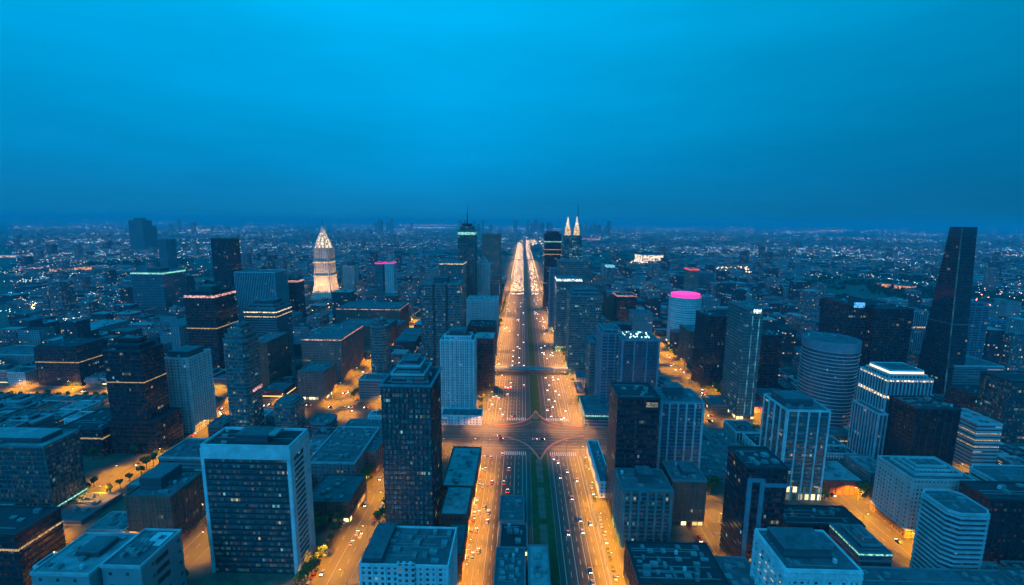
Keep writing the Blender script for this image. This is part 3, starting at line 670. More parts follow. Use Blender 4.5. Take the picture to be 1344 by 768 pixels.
B('apartment_tower', 'grey-green tower with white vertical ribs above a golden arcade', 1034, 1090, 538, 342, 34, ('tealcurtain', (P_TEAL, 3.4, .6, .2), (P_WHITE, 7.6, .9, .9), P_PALE, 'mid'), 'tower', units=5, plants=((.05, .75, .25, .8, 6),), hook=r13)
B('framed_block', 'white-gridded block with brightly lit office windows on its left side, bottom of the view', 1032, 1132, 748, 205, 30, ('white', (P_WHITE, 4.6, 1.5, .6), (P_WHITE, 6.6, 1.6, .8), P_WHITE, 'mid'), units=8, plants=((.1, .75, .3, .85, 5),), hook=lambda root, fp, hw, hd, H, z: (lambda b: ([b.box(-hw - .25, -hw - .05, -hd + 2.6 + 6.6 * i, -hd + 6.0 + 6.6 * i, H - 9.6 - 4.6 * j, H - 8.0 - 4.6 * j, bottom=True) for i in range(4) for j in range(3)], b.build('lit_window', emit('office_window', (.95, .85, .6), 1.0, .6), root)))(MB()))
B('stepped_block', 'dark ziggurat-like block with a green light strip near its top', 1128, 1172, 726, 248, 26, 'slate', tiers=((4, 3, 'slate'), (3.5, 2.5, 'slate')), bands=((.985, 1.0, 'green'),), units=1)
B('grand_hotel', 'cream classical block with a colonnaded attic and hipped tiered roof', 1198, 1280, 636, 300, 32, 'cream', 'hotel', par=1.0, units=0, tiers=((-.0, 4, ('cream', None, (P_CREAM, 2.6, .8, .3), P_CREAM, 'mid')), (5, 1.6, 'cream'), (3, 1.6, 'cream'), (3, 1.4, 'cream')), base=('brown', 6.5, .6))
B('apartment_tower', 'balcony-striped tower with cut corners right in front of the cream classical block', 1252, 1306, 674, 246, 24, 'balcony', 'tower', chamf=4, units=3)
B('office_tower', 'black blank slab between the balcony-striped tower and the right edge', 1300, 1400, 655, 272, 20, 'blackstone', 'tower', units=3)
B('apartment_tower', 'taller balcony-striped tower cut by the right edge of the view', 1322, 1420, 640, 300, 30, 'balcony', 'tower', chamf=5)
B('low_building', 'wide flat blue roof along the bottom right corner', 1172, 1420, 768, 205, 36, 'slate', units=10, height=24)
B('office_tower', 'cylindrical tower ringed by white floor lines under a blank crown band', 1080, 1148, 452, 470, 54, ('blueglass', (P_WHITE, 3.9, .55, .35), None, P_BLUE, 'mid'), 'tower', ovalr=True, par=1.0, hook=lambda root, fp, hw, hd, H, z: (lambda b: (b.prism(grow(fp, .6), grow(fp, .6), H - 9, H - .7, bottom=True), b.build('crown_band', P_BLUE, root)))(MB()))
def r21(root, fp, hw, hd, H, z):
    for sx in (-1, 1):
        f = rect(sx * hw - 5 if sx > 0 else -hw - 8, hw + 5 if sx > 0 else -hw - .3, -hd - 5, hd * .6) if sx < 0 else rect(-hw * .75, hw * .2, -hd - 9, -hd - .4)
        mass(root, f, 0, H * (.62 if sx < 0 else .55), 'blueribs', core='wing'); roof(root, f, H * (.62 if sx < 0 else .55), 'blueribs')
    lightband(root, grow(fp, -5), z - 2.6, z - .7, emit('crown_edge_light', (1., .76, .50), 1.9), .3)
B('art_deco_tower', 'white ribbed tower with lit shoulder ring and glowing crown edge', 1166, 1225, 497, 400, 34, 'blueribs', 'tower', units=0, bands=((.975, 1.6, 'creamy'), (.78, 2.6, 'creamy')), tiers=((3, 3, 'blueribs'), (2, 3.5, ('plainwall', None, None, P_WHITE, 'mid'))), hook=r21)
def r22():
    D, dep = 560, 48
    bx0, bx1 = atY(1240, 520, D)[0], atY(1259, 520, D)[0]; tx0, z = atY(1263, 298, D + 12); tx1 = atY(1283, 298, D + 12)[0]
    cx = (bx0 + bx1) / 2; root = empty('tapering_tower', 'tallest tower on the right, dark tapering slab with a pale vertical light line', 'tower', (cx, D + dep / 2, 0))
    FOOT.append((bx0, bx1 + 6, D, D + dep))
    bot = rect(bx0 - cx, bx1 - cx + 4, -dep / 2, dep / 2); top = rect(tx0 - cx, tx1 - cx, -dep / 2 + 12, dep / 2 - 20)
    zc_ = z - 12
    def at(k, d=0): return [(p[0] + (q[0] - p[0]) * k, p[1] + (q[1] - p[1]) * k) for p, q in zip(grow(bot, d), grow(top, d))]
    b = MB(); b.prism(bot, at(zc_ / z), 0, zc_); b.build('facade', window('tapered_glass', (.034, .045, .058), (.012, .020, .030), bay=1.8, fh=4.0, wf=.84, hf=.58, lit=.015, power=.6, dim=.015), root)
    b = MB(); b.prism(at(zc_ / z, .1), at(1, .1), zc_, z); b.build('crown', plain('crown_glass', (.030, .05, .075), .3, spec=.6), root)
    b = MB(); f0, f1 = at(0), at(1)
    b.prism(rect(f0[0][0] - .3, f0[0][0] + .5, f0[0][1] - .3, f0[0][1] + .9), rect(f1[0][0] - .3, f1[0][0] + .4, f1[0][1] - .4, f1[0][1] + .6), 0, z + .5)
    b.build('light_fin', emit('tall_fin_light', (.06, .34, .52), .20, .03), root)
    b = MB()
    for zz in [4 * i for i in range(1, int(zc_ / 4))]: f = at(zz / z, .12); b.prism(f, f, zz, zz + .5, bottom=True)
    b.build('floor_band', P_DARK, root)
    b = MB(); f = at(.45, .35); b.prism(f, f, z * .45, z * .45 + .8, bottom=True); b.build('ledge', P_GREY, root)
r22()
B('office_block', 'broad black block right behind the cylindrical tower', 1150, 1200, 405, 600, 60, 'black', 'tower', units=4, bands=((.94, 1, 'red'),) if False else ())
B('office_block', 'left half of the black double block, carrying a blue lit sign', 1116, 1149, 400, 615, 60, 'black', 'tower', units=3, plants=((.65, .98, .1, .6, 8),), hook=lambda root, fp, hw, hd, H, z: (lambda b: (b.box(-hw * .7, hw * .15, -hd - .6, -hd - .1, H - 3, H + 4, bottom=True), b.build('sign_board', emit('blue_sign', (.1, .5, 1.), 1.6, .5), root)))(MB()))
B('office_tower', 'slim pale striped tower between the black block and the tapering tower', 1198, 1218, 408, 690, 30, 'blueribs', 'tower', bands=((.72, 2, 'gold'),))
B('apartment_tower', 'pale blue slab tower right behind the tapering tower', 1262, 1300, 402, 640, 40, 'blue', 'tower', tiers=((5, 6, 'blue'),))
B('apartment_block', 'pale broad apartment block below the slab tower on the right', 1254, 1318, 480, 560, 44, 'strip', 'tower', units=6)
B('apartment_block', 'blue-grey tower stub right of the pale slab tower', 1300, 1322, 420, 690, 36, 'blue', 'tower')
B('office_block', 'black cube block with a pale roof edge, right of the deco tower', 1203, 1262, 536, 368, 28, 'blackstone', 'tower', units=6)
B('office_block', 'black block with sparse yellow lines near the right edge', 1287, 1334, 522, 480, 40, 'blackgrid', 'tower', units=3)
B('office_block', 'pale blank-walled block with three yellow window lines', 1283, 1316, 556, 392, 34, ('strip', (P_PALE, 3.4, 1.5, .3), None, P_PALE, 'pale'), 'building', bands=((.80, .8, 'yel'), (.66, .8, 'yel'), (.52, .8, 'yel')))
B('office_block', 'dark green blind block filling the right edge behind the black cube', 1326, 1400, 500, 450, 30, ('tealdark', None, None, P_DARK, 'dark'), 'tower')
B('round_tower', 'rounded white-striped tower wearing a magenta glowing cap', 886, 928, 392, 800, 56, ('whitefine', (P_WHITE, 4.2, 1.5, .5), None, P_WHITE, 'mid'), 'tower', ovalr=True, units=0, base=('shop', 8, 2), hook=lambda root, fp, hw, hd, H, z: (lambda b: (b.prism(grow(fp, -3), grow(fp, -3), H + .2, H + 6.5), b.build('glowing_cap', LM['magenta'], root)))(MB()))
def r25(root, fp, hw, hd, H, z):
    b = MB(); b.box(-hw * .1, hw * .7, -hd - .6, -hd - .1, H - 5, H - .6, bottom=True); b.build('sign_board', LM['white'], root)
    b = MB()
    for x in (-hw * .2, hw * .55): b.box(x, x + .8, -hd - .9, -hd, 6, H - 8)
    b.build('light_fin', emit('fin_light', (.12, .50, .72), .45, .05), root)
B('office_tower', 'blue-green tower with a white square sign and two light fins', 979, 1003, 404, 495, 42, 'teal', 'tower', hook=r25, units=4, base=('shop', 5, .2))
B('office_tower', 'black neighbour left of the tower with the white square sign', 929, 956, 415, 590, 40, 'blackgrid', 'tower', units=2)
B('office_block', 'plain black block right of the tower with the white square sign', 1003, 1027, 440, 570, 36, 'black', 'tower', units=3)
B('office_block', 'dim brown block between the magenta-capped tower and its black neighbour', 905, 928, 435, 680, 44, 'brown', 'building', units=3)
B('office_tower', 'black tower with rosy roof edge lights behind the sparkling hotel roof', 810, 836, 388, 900, 44, 'black', 'tower', bands=((.985, 2.5, 'pinkw'),), masts=())
B('apartment_tower', 'speckled grey tower left of the black tower with rosy roof edge', 797, 809, 386, 930, 30, 'brown', 'tower')
B('office_tower', 'slim teal tower with a lit cube top in the hazy right distance', 797, 807, 350, 1500, 40, 'teal', 'tower', bands=((.97, 6, 'cyan'),))
B('office_tower', 'distant mauve tower with a red beacon behind the magenta-capped tower', 906, 918, 354, 1400, 50, 'pink', 'tower', bands=((.985, 3, 'red'),))
B('office_block', 'distant pale slab right of the mauve tower', 918, 938, 358, 1450, 60, 'slate', 'tower')
B('low_building', 'long low shop row with rosy lights in the street fork', 934, 966, 534, 515, 30, 'pink', 'shop row', height=9, units=2, base=('shop', 4, .2))
B('warehouse', 'low dark pitched shed between the fork and the ribbed tower', 1010, 1050, 520, 520, 44, 'slate', 'shed', height=12, units=4)
B('low_building', 'small brick block with a pale notched roof beside the ribbed tower', 1082, 1136, 628, 352, 34, 'brick', units=4, height=12, rf='pale')
B('low_building', 'low black block with a row of small lit doors in front of the brick block', 1030, 1136, 684, 297, 22, 'blackstone', units=7, height=11, base=('shop', 3.2, .1))
B('low_building', 'wide black roof with a dim window row, bottom of the view right of the avenue', 838, 958, 768, 225, 33, 'blackstone', units=16, height=24, rf='dark')
B('low_building', 'blue-grey low roof between the wide black roof and the white-gridded block', 964, 1022, 768, 215, 34, 'slate', units=7, height=22)
B('corner_block', 'long slim block with a blue roof beside the golden service road', 787, 803, 640, 340, 70, 'white', units=3, height=14, rf='mid')
B('low_building', 'dark narrow block behind the stubby blue-green tower', 940, 975, 570, 410, 34, 'slate', units=6, height=10)
B('low_building', 'flat grey roofs on the near side of the right crossroads', 925, 990, 590, 362, 60, 'grey', units=10, height=9)

B('office_tower', 'teal mid-height tower filling the gap right of the wide blue-green tower', 779, 796, 374, 980, 36, 'teal', 'tower', units=2)
B('office_tower', 'plain pale tower rising behind the broad recessed tower, left side', 560, 575, 354, 1060, 36, 'grey', 'tower', units=2)
B('office_tower', 'slim grey tower on the left kerb of the far avenue before the mauve slab', 645, 655, 372, 1010, 30, 'slate', 'tower', units=1)
B('office_tower', 'dim blue tower between the avenue and the yellow-lit storeys', 722, 733, 352, 900, 26, 'blue', 'tower', units=1)
# floodlit landmark tower
def landmark():
    D = 1270; x0, x1 = atY(405, 395, D)[0], atY(439, 395, D)[0]; cx = (x0 + x1) / 2; hw = (x1 - x0) / 2 - 4
    root = empty('floodlit_tower', 'golden floodlit tapering tower with a glowing domed crown and needle', 'tower', (cx, D + hw, 0))
    FOOT.append((x0, x1, D, D + 2 * hw))
    zt = atY(418, 326, D)[1]; ztop = atY(418, 297, D)[1]
    m = window('floodlit_stone', (.50, .42, .33), (.10, .09, .08), bay=5.5, fh=4, wf=.35, hf=.7, lit=.12, power=.9, cols=(WARM, YEL))
    prof = [(0, 1.0), (.10, .88), (.25, .76), (.5, .70), (.75, .67), (1, .65)]
    b = MB()
    for (a, ra), (c, rc) in zip(prof, prof[1:]):
        f, g_ = cham(-hw * ra, hw * ra, -hw * ra, hw * ra, 6), cham(-hw * rc, hw * rc, -hw * rc, hw * rc, 6); b.prism(f, g_, zt * a, zt * c)
    b.build('shaft', m, root)
    b = MB(); n = 9
    for i in range(n):
        for s in (0, 1):
            u = -1 + 2 * i / (n - 1)
            for (a, ra), (c, rc) in zip(prof, prof[1:]):
                if s == 0: p, q = (u * hw * ra * .85, -hw * ra), (u * hw * rc * .85, -hw * rc)
                else: p, q = (hw * ra, u * hw * ra * .85), (hw * rc, u * hw * rc * .85)
                b.prism(rect(p[0] - .8, p[0] + .8, p[1] - .8, p[1] + .8), rect(q[0] - .8, q[0] + .8, q[1] - .8, q[1] + .8), zt * a, zt * c)
    b.build('pier', P_CREAM, root)
    for k, r_ in ((.42, .72), (.70, .68)):
        f = cham(-hw * r_, hw * r_, -hw * r_, hw * r_, 6); lightband(root, f, zt * k, zt * k + 3, LM['gold'], 2.5)
    h = ztop - zt; z = zt
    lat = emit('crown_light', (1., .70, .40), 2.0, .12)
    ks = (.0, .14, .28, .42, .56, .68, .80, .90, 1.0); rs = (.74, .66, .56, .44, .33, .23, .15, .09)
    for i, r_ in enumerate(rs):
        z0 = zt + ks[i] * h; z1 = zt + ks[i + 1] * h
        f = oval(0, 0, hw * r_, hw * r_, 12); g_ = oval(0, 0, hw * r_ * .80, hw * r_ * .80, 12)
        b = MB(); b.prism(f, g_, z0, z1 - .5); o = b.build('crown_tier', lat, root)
        b = MB()
        for j in range(12):
            x, y = f[j]; b.prism(rect(x - .8, x + .8, y - .8, y + .8), rect(x * .84 - .5, x * .84 + .5, y * .84 - .5, y * .84 + .5), z0, z1 - .4)
        b.prism(grow(f, 1.2), grow(f, 1.2), z0 - .5, z0 + .5, bottom=True)
        b.build('crown_lattice', P_CREAM, o)
    mast(root, 0, 0, ztop, 26, 1.2)
    # floodlights at the foot, each a small fixture with its own light
    def flood(x, y, z, dx, dy, dz, en, sz=95):
        b = MB(); b.box(x - 1, x + 1, y - 1, y + 1, z - .2, z + 1.2); fx = b.build('floodlight', P_DARK, root)
        ld = bpy.data.lights.new('flood_beam', 'SPOT'); ld.energy = en; ld.color = (1, .50, .20); ld.spot_size = R(sz); ld.spot_blend = 1; ld.shadow_soft_size = 1.0
        lo = bpy.data.objects.new('flood_beam', ld); COL.objects.link(lo); lo.parent = fx; lo.location = (x, y, z + 1.6)
        lo.rotation_euler = Vector((dx, dy, dz)).to_track_quat('-Z', 'Y').to_euler()
    for u in (-.7, 0, .7):
        flood(u * hw, -hw - 16, .2, 0, 8, 30, 5.0e5); flood(hw + 16, u * hw, .2, -8, 0, 30, 3.4e5)
landmark()

# ------------------------------------------------------------------ street lamps (each with its own light)
LK = 4.6
def make_lamp(h=10.0, arm=3.0, energy=5200., col=(1., .42, .10), label='', group='', cone=150, blend=1.0):
    root = empty('street_lamp', label, 'street lamp', (0, 0, 0), group)
    b = MB(); b.tube((0, 0, .14), (0, 0, h), .16, .09, 8); b.tube((0, 0, .1), (0, 0, .9), .26, .22, 8); b.build('pole', P_DARK, root)
    b = MB(); b.tube((0, 0, h - .1), (arm * .6, 0, h + .55), .08, .07); b.tube((arm * .6, 0, h + .55), (arm, 0, h + .6), .07, .06); b.build('arm', P_DARK, root)
    b = MB(); b.box(arm - .5, arm + .7, -.28, .28, h + .42, h + .74, mi=0, bottom=True); b.box(arm - .4, arm + .6, -.24, .24, h + .28, h + .42, mi=1, bottom=True)
    hd = b.build('lamp_head', [P_DARK, LM['lamp']], root)
    ld = bpy.data.lights.new('lamp_light', 'SPOT'); ld.energy = energy; ld.color = col; ld.spot_size = R(cone); ld.spot_blend = blend; ld.shadow_soft_size = .35
    ld.energy = energy * LK; lo = bpy.data.objects.new('lamp_light', ld); COL.objects.link(lo); lo.parent = hd; lo.location = (arm, 0, h + .1)
    return root
AV = dict(cone=168, blend=.5, col=(1., .39, .08), energy=47000.); STR = dict(col=(1., .40, .07), energy=12000.)
def row(label, group, pts, **k):
    """pts: (x, y, rotation)"""
    src = make_lamp(label=label, group=group, **k)
    for i, (x, y, a) in enumerate(pts):
        o = src if i == 0 else copy_tree(src)
        o.location = (x, y, 0); o.rotation_euler = (0, 0, a)
PI = math.pi
n_l = 0
def along(x, y0, y1, st, a): return [(x, y0 + i * st, a) for i in range(int((y1 - y0) / st) + 1)]
def skip(pts, *cuts): return [p for p in pts if not any(a < p[1] < b for a, b in cuts)]
row('lamp by the brick blocks on the near left carriageway', 'lamps by the brick blocks at the left carriageway', along(-35.6, 208, 400, 22, 0), h=10, arm=3.5, col=(1., .37, .02), energy=40000)
row('lamp on the left kerb of the wide avenue', 'lamps lining the left kerb of the avenue', skip(along(-40, 212, 1680, 27, 0), (200, 464)), h=12, arm=4.5, **AV)
row('lamp on the strip between avenue and service road', 'lamps lining the right kerb of the avenue', skip(along(57.2, 208, 1680, 27, 0), (200, 464)), h=12, arm=4.5, **AV)
row('lamp at a corner of the main crossroads', 'lamps round the main crossroads', [(-46, 412, .8), (-46, 466, -.8), (68, 412, 2.4), (68, 468, -2.4), (-30, 466, -1.5), (45, 466, -1.5), (-30, 410, 1.5), (45, 410, 1.5)], h=11, arm=3.5, cone=165, col=(1., .40, .14), energy=30000)
def street(X, hw, y0, y1, st, lab, grp, e=12000, **k):
    pts = []
    for i in range(int((y1 - y0) / st)):
        s = -1 if i % 2 else 1
        pts.append((X + s * hw, y0 + i * st, PI if s > 0 else 0))
    row(lab, grp, pts, col=(1., .37, .0), energy=e * 6.2, **k)
row('lamp along the golden service road right of the avenue', 'lamps along the golden service road', along(57.0, 205, 405, 20, 0), arm=2.5, col=(1., .38, .0), energy=40000)
street(-117.5, 12.2, 205, 480, 20, 'lamp on the golden street left of the green glass tower', 'lamps on the golden street left of the avenue', 17000)
street(-117.5, 12.2, 535, 1000, 36, 'lamp on the far golden street behind the left crossroads', 'lamps on the far half of that golden street', 12000)
street(-225, 14, 215, 475, 30, 'lamp on the street beside the brown corner hotel', 'lamps beside the brown corner hotel', 11000)
street(-225, 14, 535, 1060, 30, 'lamp on the street along the long rose stone block', 'lamps along the rose stone block', 16000)
street(-339, 10, 325, 545, 30, 'lamp on the street past the pale grid-windowed tower', 'lamps past the pale grid-windowed tower', 21000)
street(133, 10, 240, 480, 24, 'lamp on the street behind the black tower right of the avenue', 'lamps on the first street right of the avenue', 20000)
street(240, 14, 515, 950, 30, 'lamp on the long street passing the tower with two light fins', 'lamps on the long right-hand street', 21000)
street(264, 10.5, 345, 470, 30, 'lamp on the street between the golden arcade and the deco tower', 'lamps between the arcade and the deco tower', 16000)
street(264, 11, 215, 345, 32, 'lamp on the street before the cream classical block', 'lamps before the cream classical block', 24000)
street(401, 10, 350, 700, 36, 'lamp on the street by the white ribbed tower', 'lamps by the white ribbed tower', 18000)
def cross(Y, hw, x0, x1, st, lab, grp, e=9000):
    pts = []
    for i in range(int((x1 - x0) / st)):
        s = -1 if i % 2 else 1
        pts.append((x0 + i * st, Y + s * hw, -PI / 2 if s > 0 else PI / 2))
    row(lab, grp, pts, col=(1., .37, .0), energy=e * 5.4)
cross(283, 11, 272, 350, 18, 'lamp at the foot of the cream classical block', 'lamps at the foot of the cream classical block', 24000)
cross(505, 20, -470, -120, 30, 'lamp on the left cross street behind the framed tower', 'lamps on the left cross street')
cross(438, 26, -100, -44, 26, 'lamp on the cross street below the white podium', 'lamps below the white podium', 9000)
cross(492, 16, 80, 540, 32, 'lamp on the right cross street', 'lamps on the right cross street', 21000)
cross(540, 16, -780, -350, 32, 'lamp on the broad road at the far left', 'lamps on the broad road at the far left', 15000)
cross(332, 8, 270, 420, 30, 'lamp on the cross street under the golden arcade', 'lamps under the golden arcade', 13000)
cross(262, 12, -325, -225, 30, 'lamp on the wide turn below the brown corner hotel', 'lamps on the wide turn at the lower left', 15000)
cross(300, 11, 148, 245, 26, 'lamp beside the open lot behind the dark brick block', 'lamps beside the open lot', 26000)

# far avenue and far streets: lamps past the ones that can be told apart
b = MB(); hb = MB()
sp = bpy.data.lights.new('lamp_light', 'SPOT'); sp.energy = 110000; sp.color = (1., .45, .14); sp.spot_size = R(165); sp.spot_blend = .35; sp.shadow_soft_size = .5
far = [(x, 1700 + i * 44 , 12) for i in range(66) for x in (-41, 61)]
for x, y, h in far:
    b.tube((x, y, 0), (x, y, h), .25, .15, 5); s = 1 if x < 0 else -1; hb.box(x + s * 1 - .8, x + s * 1 + .8, y - .6, y + .6, h, h + .5, bottom=True)
for X in (-225, -117, 133, 262, 401, -339, -480, 540):
    for i in range(26):
        y = 960 + i * 40 + rnd.uniform(-6, 6); x = X + rnd.choice((-11, 11)); b.tube((x, y, 0), (x, y, 10), .2, .12, 5); hb.box(x - .6, x + .6, y - .5, y + .5, 10, 10.4, bottom=True)
b.v += []; poles = b.build('far_lamp_posts', P_DARK); setting(poles, 'stuff', 'rows of lamps far along the avenue and streets')
heads = hb.build('lamp_heads', emit('far_lamp_head', (1., .48, .16), 70.), poles)
for i, (x, y, h) in enumerate(far):
    if i % 2 == 0 or y < 2600:
        o = bpy.data.objects.new('lamp_light', sp); COL.objects.link(o); o.location = (x + (3 if x < 0 else -3), y, h - .1); o.parent = poles

# ------------------------------------------------------------------ trees
LEAF = plain('leaves', (.10, .145, .030), .8, var=.5, scale=.6)
BARK = plain('bark', (.06, .045, .035), .9)
def tree_mesh(seed, h, r):
    q = random.Random(seed); t = MB(); t.tube((0, 0, 0), (.1, 0, h * .5), .22, .14, 7)
    lobes = []
    for i in range(6):
        a = q.uniform(0, 2 * PI); k = q.uniform(.2, .6) * r; p = (k * math.cos(a), k * math.sin(a), h * q.uniform(.5, .85)); lobes.append((p, r * q.uniform(.38, .6)))
        t.tube((0.1, 0, h * .42), p, .1, .04, 5)
    c = MB()
    for p, rr in lobes:
        for _ in range(62):
            d = Vector((q.gauss(0, 1), q.gauss(0, 1), q.gauss(0, .8))).normalized() * rr * q.uniform(.55, 1.08)
            o = Vector(p) + d; n = (d.normalized() + Vector((q.uniform(-.7, .7), q.uniform(-.7, .7), q.uniform(-.3, .9)))).normalized(); x = n.orthogonal().normalized(); y = n.cross(x); s = q.uniform(.22, .5)
            c.quad([o - x * s - y * s * .6, o + x * s - y * s * .6, o + x * s * .6 + y * s, o - x * s * .7 + y * s * .8], [(0, 0)] * 4)
    return t.mesh('trunk', BARK), c.mesh('crown', LEAF)
TM = [tree_mesh(i, h, r) for i, (h, r) in enumerate(((7, 2.6), (8.5, 3.2), (6, 2.4), (9.5, 3.6)))]
def trees(label, group, pts):
    for x, y in pts:
        t, c = TM[rnd.randrange(4)]; s = rnd.uniform(1.0, 1.5)
        root = empty('street_tree', label, 'tree', (x, y, .14), group, rnd.uniform(0, 6)); root.scale = (s, s, s * rnd.uniform(.9, 1.1))
        for n, m in (('trunk', t), ('crown', c)):
            o = bpy.data.objects.new(n, m); COL.objects.link(o); o.parent = root
def clear(x, y, m=2.5): return not any(a - m < x < b_ + m and c - m < y < d + m for a, b_, c, d in FOOT)
def trow(x, y0, y1, st, jx=1.0): return [(x + rnd.uniform(-jx, jx), y + rnd.uniform(-2, 2)) for y in [y0 + i * st for i in range(int((y1 - y0) / st) + 1)]]
def ok(pts): return [p for p in pts if clear(*p)]
trees('tree on the left pavement of the golden street', 'trees on the left side of the golden street', ok(trow(-130.5, 205, 480, 7)))
trees('tree on the left pavement of the avenue', 'trees on the left pavement of the avenue', ok(trow(-46, 470, 1300, 17)))
trees('tree on the right pavement of the avenue', 'trees on the right pavement of the avenue', ok(trow(70.5, 470, 1300, 17)))
trees('tree in the hedge-like row beside the long slim block', 'trees beside the long slim block', trow(74, 352, 408, 6, .6))
trees('tree on the lit verge of the long right-hand street', 'trees on the verge of the long right-hand street', ok(trow(257.5, 520, 800, 8, 1.5)))
trees('tree in the grove behind the dark brick block', 'trees behind the dark brick block', ok([(rnd.uniform(146, 190), rnd.uniform(342, 356)) for _ in range(16)]))
trees('tree in the dark corner garden below the striped slab', 'trees in the garden below the striped slab', ok([(rnd.uniform(-64, -50), rnd.uniform(474, 540)) for _ in range(22)]))
trees('tree by the golden road in front of the black slab tower', 'trees by the golden road before the black slab tower', ok([(rnd.uniform(-400, -352), rnd.uniform(380, 393)) for _ in range(9)] + trow(-329, 330, 380, 9)))
trees('tree on the right pavement of the golden street', 'trees on the right side of the golden street', ok(trow(-102.5, 300, 412, 9)))
trees('tree on the left pavement beside the brown corner hotel', 'trees beside the brown corner hotel', ok(trow(-242, 285, 470, 10)))
trees('tree on the pavement before the long rose stone block', 'trees before the long rose stone block', ok(trow(-208, 535, 700, 10)))
trees('tree along the right-hand street near the cream classical block', 'trees near the cream classical block', ok(trow(247, 345, 470, 9)))
trees('tree by the golden forecourt at the far left', 'trees by the golden forecourt', ok([(x_, 519 + rnd.uniform(-1, 1)) for x_ in range(-700, -490, 12)]))
trees('tree on the forecourt opposite the white-lit showroom', 'trees opposite the white-lit showroom', ok(trow(-352.5, 296, 345, 9)))
trees('tree by the lit corner in front of the small brick block', 'trees before the small brick block', [(rnd.uniform(279, 290), rnd.uniform(342, 350)) for _ in range(5)])
trees('tree at the lower left turn of the road', 'trees at the lower left turn', ok([(rnd.uniform(-236, -205), rnd.uniform(232, 246)) for _ in range(12)]))
trees('tree on the little plaza below the brown brick block', 'trees round the little plaza', ok([(rnd.uniform(-160, -136), rnd.uniform(288, 300)) for _ in range(12)]))

# ------------------------------------------------------------------ footbridges over the avenue
def bridge(Y, z, x0, x1, label, wd=8):
    r_ = empty('footbridge', label, 'bridge', ((x0 + x1) / 2, Y, 0)); c = (x0 + x1) / 2; L = (x1 - x0) / 2
    b = MB(); b.box(-L, L, -wd / 2, wd / 2, z - 1.2, z, bottom=True); b.build('deck', P_GREY, r_)
    for s in (-1, 1):
        b = MB(); b.box(-L, L, s * wd / 2 - .15, s * wd / 2 + .15, z, z + 1.2); b.build('railing', P_PALE, r_)
    for x in (-L + 1, 18 - c, L - 1):
        b = MB(); b.box(x - 1, x + 1, -1, 1, 0, z - 1.2); b.build('bridge_pier', P_GREY, r_)
    for s in (-1, 1):
        b = MB(); b.prism(rect(s * L - 1.6, s * L + 1.6, wd / 2 + 0.2, wd / 2 + 14), rect(s * L - 1.6, s * L + 1.6, wd / 2 + .2, wd / 2 + 1), 0, z); b.build('stair', P_GREY, r_)
bridge(644, 7, -52, 72, 'nearest grey footbridge crossing the avenue past the crossroads', 9)
bridge(1375, 8, -70, 84, 'middle bridge over the avenue, rosy under the lamps', 14)
bridge(2560, 9, -70, 84, 'farthest small bridge over the glowing end of the avenue', 18)

# ------------------------------------------------------------------ cars
HL = emit('headlight', (1., .86, .68), 14.); TL = emit('tail_light', (1., .05, .03), 9.)
GLS = plain('car_glass', (.02, .025, .03), .1, spec=.8); TYRE = plain('tyre', (.02, .02, .02), .9)
PAINTS = {'white': plain('white_car_paint', (.6, .6, .6), .3, spec=.6), 'black': plain('black_car_paint', (.02, .02, .022), .25, spec=.7), 'silver': plain('silver_car_paint', (.32, .33, .35), .3, spec=.6, metal=.3), 'red': plain('red_car_paint', (.35, .03, .025), .3, spec=.6)}
def profile(prof, hw, b, mi=0):
    """side profile (y, z) extruded across the car"""
    n = len(prof); k = len(b.v)
    b.v += [(-hw, y, z) for y, z in prof] + [(hw, y, z) for y, z in prof]
    b.f.append(tuple(range(k, k + n))); b.uv += [(0, 0)] * n; b.mi.append(mi)
    b.f.append(tuple(range(k + 2 * n - 1, k + n - 1, -1))); b.uv += [(0, 0)] * n; b.mi.append(mi)
    for i in range(n):
        j = (i + 1) % n; b.f.append((k + j, k + i, k + n + i, k + n + j)); b.uv += [(0, 0)] * 4; b.mi.append(mi)
BODY = [(-2.2, .35), (2.2, .35), (2.25, .6), (2.1, .82), (1.0, .95), (-1.6, .98), (-2.2, .9)]
CAB = [(1.0, .94), (.3, 1.42), (-1.0, 1.45), (-1.75, .97)]
VBODY = [(-2.6, .4), (2.5, .4), (2.55, .9), (1.9, 1.2), (-2.6, 1.2)]; VCAB = [(1.9, 1.19), (1.3, 2.0), (-2.5, 2.05), (-2.6, 1.19)]
def lens(b, x, y, z, s=.22): b.box(x - s, x + s, y - .07, y + .12, z - .1, z + .14, bottom=True)
CARP = {}
